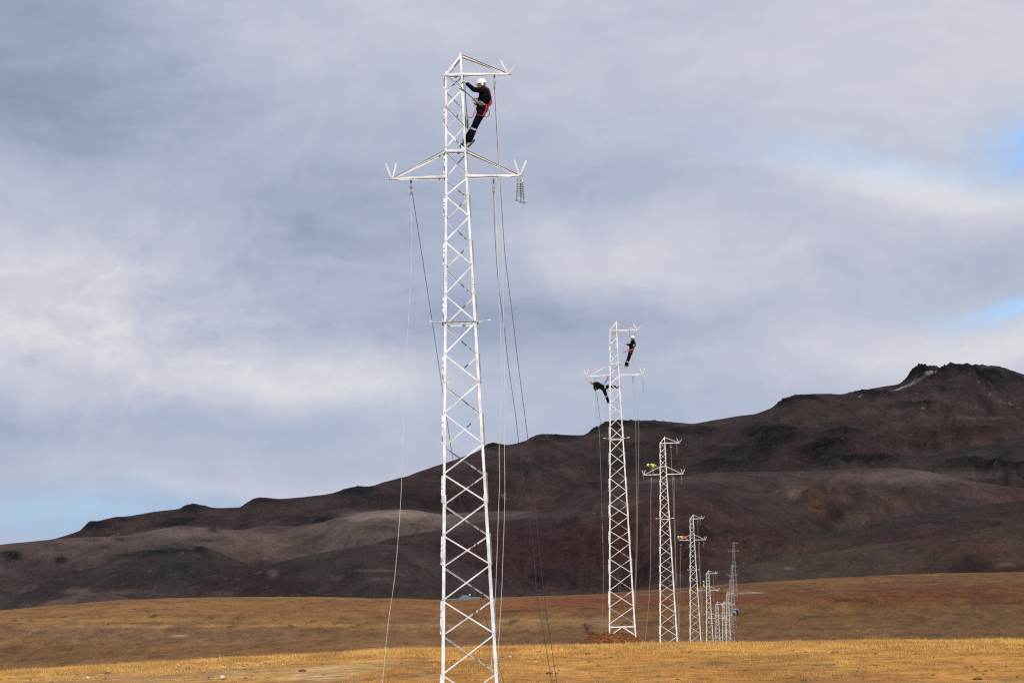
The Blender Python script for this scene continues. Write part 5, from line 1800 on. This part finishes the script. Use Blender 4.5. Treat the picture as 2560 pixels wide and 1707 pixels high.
M_GRASS = bpy.data.materials.new('dry_straw_grass')
M_GRASS.use_nodes = True
N = NT(M_GRASS.node_tree)
b = N.n['Principled BSDF']
b.inputs['Roughness'].default_value = 0.8
b.inputs['Specular IOR Level'].default_value = 0.15
at = N.new('ShaderNodeAttribute', attribute_name='tint')
N.l.new(at.outputs['Color'], b.inputs['Base Color'])
go = link('dry_grass', grass(560000, 1.36, 2.22, 46, 5, 0.07, 0.21, 0.010), [M_GRASS])
tag(go, 'golden dry grass covering the near pasture', 'grass', kind='stuff')

# dark clods and dung-coloured tufts lying in the pasture: part of the litter nobody could count
lt = MB()
for k in range(520):
    y = random.uniform(D1 * 1.42, D1 * 2.0)
    x = random.uniform(-34, 34)
    s_ = random.uniform(0.02, 0.06) * (1.9 if random.random() < 0.08 else 1)
    c = Vector((x, y, gz(x, y) + s_ * 0.3))
    lt.ell(c, (Vector((s_ * random.uniform(1, 2.2), 0, 0)), Vector((0, s_ * 1.2, 0)), Vector((0, 0, s_ * 0.75))), 6, 4, 0, False)
tag(lt.obj('soil_crumbs', [mat('dark_crumbs', (0.11, 0.055, 0.024), 0.95, 0, 0.4, 6)]), 'dark soil crumbs scattered through the dry pasture', 'soil', kind='stuff')

# ------------------------------------------------------------------ farmstead on the far field edge
M_ROOF = mat('blue_grey_sheet_roof', (0.15, 0.21, 0.245), 0.6, 0, 0.2, 0.8)
M_ROOF2 = mat('grey_sheet_roof', (0.19, 0.19, 0.20), 0.65, 0, 0.2, 0.8)
M_MUD = mat('mud_plaster_wall', (0.30, 0.23, 0.19), 0.9, 0, 0.2, 1.2)
M_DARK = mat('dark_opening', (0.02, 0.02, 0.022), 0.6)
M_CANVAS = mat('white_canvas', (0.75, 0.75, 0.76), 0.8, 0, 0.05, 2)


def px_w(px, t):
    return P(px, 1500, t).x


def house(px0, px1, t, wall_h, roof_h, depth, label, roof, hip=0.0, sink=0.0, win=2):
    x0, x1 = px_w(px0, t), px_w(px1, t)
    y = D1 * t
    zb_ = gz((x0 + x1) / 2, y) - sink
    w = x1 - x0
    r = empty('farmhouse', ((x0 + x1) / 2, y, zb_))
    tag(r, label, 'house', 'low farm buildings at the foot of the hills')
    wl = MB()
    wl.box((0, depth / 2, wall_h / 2), w, depth, wall_h)
    wl.obj('wall', [M_MUD], r)
    rf = MB()
    o_ = 0.35
    A = [(-w / 2 - o_, -o_, wall_h), (w / 2 + o_, -o_, wall_h), (w / 2 + o_, depth + o_, wall_h), (-w / 2 - o_, depth + o_, wall_h)]
    rx = w / 2 + o_ - hip * w
    Bp = [(-rx, depth / 2, wall_h + roof_h), (rx, depth / 2, wall_h + roof_h)]
    U = [(x, y_, z - 0.12) for x, y_, z in A]
    rf.add(A + Bp + U, [(0, 1, 5, 4), (2, 3, 4, 5), (3, 0, 4), (1, 2, 5), (0, 6, 7, 1), (1, 7, 8, 2), (2, 8, 9, 3), (3, 9, 6, 0), (6, 9, 8, 7)])
    rf.obj('roof', [roof], r)
    for k in range(win):
        xk = -w / 2 + w * (k + 0.7) / (win + 0.4)
        wi = MB()
        wi.box((xk, -0.02, wall_h * 0.58), 0.8, 0.06, 0.8)
        wi.obj('window', [M_DARK], r)
    dr = MB()
    dr.box((w * 0.36, -0.02, 0.95), 0.9, 0.06, 1.9)
    dr.obj('door', [M_DARK], r)
    return r


TH_ = 18.05
house(1112, 1150, TH_, 1.0, 1.5, 6.0, 'low house with blue-grey roof at the hill foot, leftmost of the farmstead', M_ROOF, 0.12, 0.5)
house(1146, 1179, TH_ + 0.12, 2.2, 2.0, 7.0, 'tallest house of the farmstead, hipped blue-grey roof', M_ROOF, 0.36, 0.3)
house(1177, 1202, TH_, 1.7, 0.9, 6.0, 'farm shed with grey roof and mud wall, right of the tallest house', M_ROOF2, 0.0, 0.2)
house(1226, 1249, TH_, 1.5, 0.25, 4.0, 'low flat-roofed mud shed standing alone beside the ropes', M_ROOF2, 0.0, 0.2, 1)
# white tent beside the farmstead
xt = px_w(1276, TH_)
tz = gz(xt, D1 * TH_)
tm = MB()
tm.add([(-1.2, -0.8, 0), (1.2, -0.8, 0), (1.2, 0.8, 0), (-1.2, 0.8, 0), (-1.15, -0.75, 0.8), (1.0, -0.75, 0.8), (1.0, 0.75, 0.8), (-1.15, 0.75, 0.8), (-0.8, 0, 1.3), (0.5, 0, 1.25)],
       [(3, 2, 1, 0), (0, 1, 5, 4), (1, 2, 6, 5), (2, 3, 7, 6), (3, 0, 4, 7), (4, 5, 9, 8), (6, 7, 8, 9), (7, 4, 8), (5, 6, 9)])
tag(tm.obj('tent', [M_CANVAS], None, (xt, D1 * TH_, tz + 0.1)), 'small white canvas tent on the field edge right of the farm buildings', 'tent')
# white water tank behind the tallest house
xk = px_w(1175, 18.4)
tk = MB()
tk.cone((0, 0, 0), (0, 0, 4.2), 0.12, 0.12, 8)
tk.ell((0, 0, 4.6), ((0.55, 0, 0), (0, 0.55, 0), (0, 0, 0.5)), 12, 8)
tag(tk.obj('water_tank', [M_CANVAS], None, (xk, D1 * 18.4, gz(xk, D1 * 18.4))), 'small round white tank on a post behind the tallest farmhouse', 'tank')

# trees on the hill foot
def tree(px, t, h, rad, label, seed):
    r_ = random.Random(seed)
    x, y = px_w(px, t), D1 * t
    r = empty('tree', (x, y, gz(x, y) - 0.2))
    tag(r, label, 'tree', 'dark trees at the foot of the hills')
    tk_ = MB()
    tk_.cone((0, 0, 0), (0.1, 0, h * 0.5), 0.16, 0.08, 7)
    for k in range(5):
        a = r_.uniform(0, 6.28)
        tk_.cone((0.05, 0, h * (0.2 + 0.06 * k)), (math.cos(a) * rad * 0.6, math.sin(a) * rad * 0.6, h * (0.5 + 0.08 * k)), 0.06, 0.02, 5)
    tk_.obj('trunk', [mat('tree_bark', (0.05, 0.04, 0.032), 0.9)], r)
    cr_ = MB()
    lobes = [(r_.uniform(-.5, .5) * rad, r_.uniform(-.5, .5) * rad, h * r_.uniform(0.35, 0.8), rad * r_.uniform(.45, .7)) for _ in range(7)]
    for k in range(900):
        lx, ly, lz, lr = r_.choice(lobes)
        d = Vector((r_.gauss(0, 1), r_.gauss(0, 1), r_.gauss(0, 1))).normalized() * lr * r_.uniform(0.4, 1.0)
        c = Vector((lx, ly, lz)) + d
        if c.z < 0.2:
            continue
        u = Vector((r_.gauss(0, 1), r_.gauss(0, 1), r_.gauss(0, 1))).normalized()
        v = u.cross(Vector((r_.gauss(0, 1), r_.gauss(0, 1), r_.gauss(0, 1)))).normalized()
        s_ = r_.uniform(0.10, 0.24)
        cr_.add([c - u * s_, c + v * s_ * 0.5, c + u * s_, c - v * s_ * 0.5], [(0, 1, 2, 3)])
    cr_.obj('crown', [mat('dark_foliage', (0.026, 0.052, 0.026), 0.8, 0, 0.4, 0.8)], r)


tree(776, 18.35, 4.6, 2.3, 'dark green tree on the field edge, left one of the clump', 1)
tree(794, 18.3, 5.6, 2.2, 'tallest dark tree of the clump on the field edge', 2)
tree(811, 18.4, 4.4, 1.9, 'dark green tree on the field edge, right one of the clump', 3)

# two old dark pylons far behind the fields
def old_pylon(px, t, h, label):
    x, y = px_w(px, t), D1 * t
    zb_ = gz(x, y) if t < 20.4 else P(px, 1500, t).z - 1
    mb = MB()
    wb_, wt_ = 0.9, 0.25
    for sx in (-1, 1):
        for sy in (-1, 1):
            mb.bar((sx * wb_, sy * wb_, 0), (sx * wt_, sy * wt_, h), 0.10, 0.10)
    nlev = 9
    for k in range(nlev):
        z0, z1 = h * k / nlev, h * (k + 1) / nlev
        a0, a1 = wb_ + (wt_ - wb_) * k / nlev, wb_ + (wt_ - wb_) * (k + 1) / nlev
        for sy in (-1, 1):
            mb.bar((-a0, sy * a0, z0), (a1, sy * a1, z1), 0.06, 0.06)
            mb.bar((a0, sy * a0, z0), (-a1, sy * a1, z1), 0.06, 0.06)
    for z in (h * 0.82, h * 0.97):
        mb.bar((-1.5, 0, z), (1.5, 0, z), 0.10, 0.10)
    tag(mb.obj('old_pylon', [M_FARSTEEL], None, (x, y, zb_)), label, 'pylon')


old_pylon(1187, 19.4, 14.5, 'dark distant old pylon rising behind the farmstead roofs')
old_pylon(1549, 19.4, 16.0, 'dark distant old pylon seen through the second white pylon')

# ------------------------------------------------------------------ vehicle parked on the slope
vt = 12.35
vp = P(1836, 1553, vt)
vz = gz(vp.x, vp.y)
car = empty('parked_car', (vp.x, vp.y, vz))
car.rotation_euler.z = math.radians(16)
tag(car, 'small pale off-road vehicle parked on the brown slope behind the far pylons', 'car')
M_PAINT = mat('pale_blue_grey_paint', (0.42, 0.46, 0.52), 0.35, 0.1, 0.06, 1.5)
M_GLASS = mat('dark_glass', (0.012, 0.014, 0.02), 0.08)
M_TYRE = mat('tyre_rubber', (0.015, 0.015, 0.016), 0.85)
bd = MB()
prof = [(-2.1, 0.45), (-2.15, 0.95), (-2.05, 1.15), (-1.95, 1.78), (-1.6, 1.9), (0.2, 1.88), (0.75, 1.22), (1.85, 1.08), (2.1, 0.9), (2.12, 0.45)]
hw = 0.86
vs = [(sx * (hw - 0.10 * max(0, z - 1.1)), y, z) for sx in (-1, 1) for (y, z) in prof]
n_ = len(prof)
bd.add(vs, [(i, (i + 1) % n_, (i + 1) % n_ + n_, i + n_) for i in range(n_)] + [tuple(range(n_ - 1, -1, -1)), tuple(range(n_, 2 * n_))])
body = bd.obj('body', [M_PAINT], car)
bv = body.modifiers.new('b', 'BEVEL')
bv.width = 0.05
bv.segments = 2
gw = MB()
gw.bar((0, -2.03, 1.22), (0, -1.975, 1.66), 1.35, 0.03, (0, 1, 0))
gw.obj('rear_window', [M_GLASS], car)
for sx in (-1, 1):
    sw = MB()
    sw.bar((sx * 0.835, -1.6, 1.46), (sx * 0.835, 0.1, 1.46), 0.03, 0.46)
    sw.obj('side_window', [M_GLASS], car)
    tl = MB()
    tl.box((sx * 0.74, -2.15, 0.98), 0.16, 0.05, 0.26)
    tl.obj('tail_light', [M_RED], car)
    for y in (-1.35, 1.3):
        wh = MB()
        wh.cone((sx * 0.70, y, 0.36), (sx * 0.90, y, 0.36), 0.37, 0.37, 18)
        w_ = wh.obj('wheel', [M_TYRE], car)
        hb = MB()
        hb.cone((sx * 0.88, y, 0.36), (sx * 0.91, y, 0.36), 0.2, 0.19, 14)
        hb.obj('rim', [M_FIT], w_)
sp2 = MB()
sp2.cone((0.25, -2.16, 0.98), (0.25, -2.36, 0.98), 0.34, 0.34, 18)
sp2.obj('spare_wheel', [M_TYRE], car)
bb = MB()
bb.box((0, -2.18, 0.52), 1.7, 0.12, 0.18)
bb.obj('bumper', [M_DARK], car)
ws = MB()
ws.bar((0, 0.26, 1.83), (0, 0.70, 1.30), 1.45, 0.03, (0, 0.6, 0.6))
ws.obj('windscreen', [M_GLASS], car)
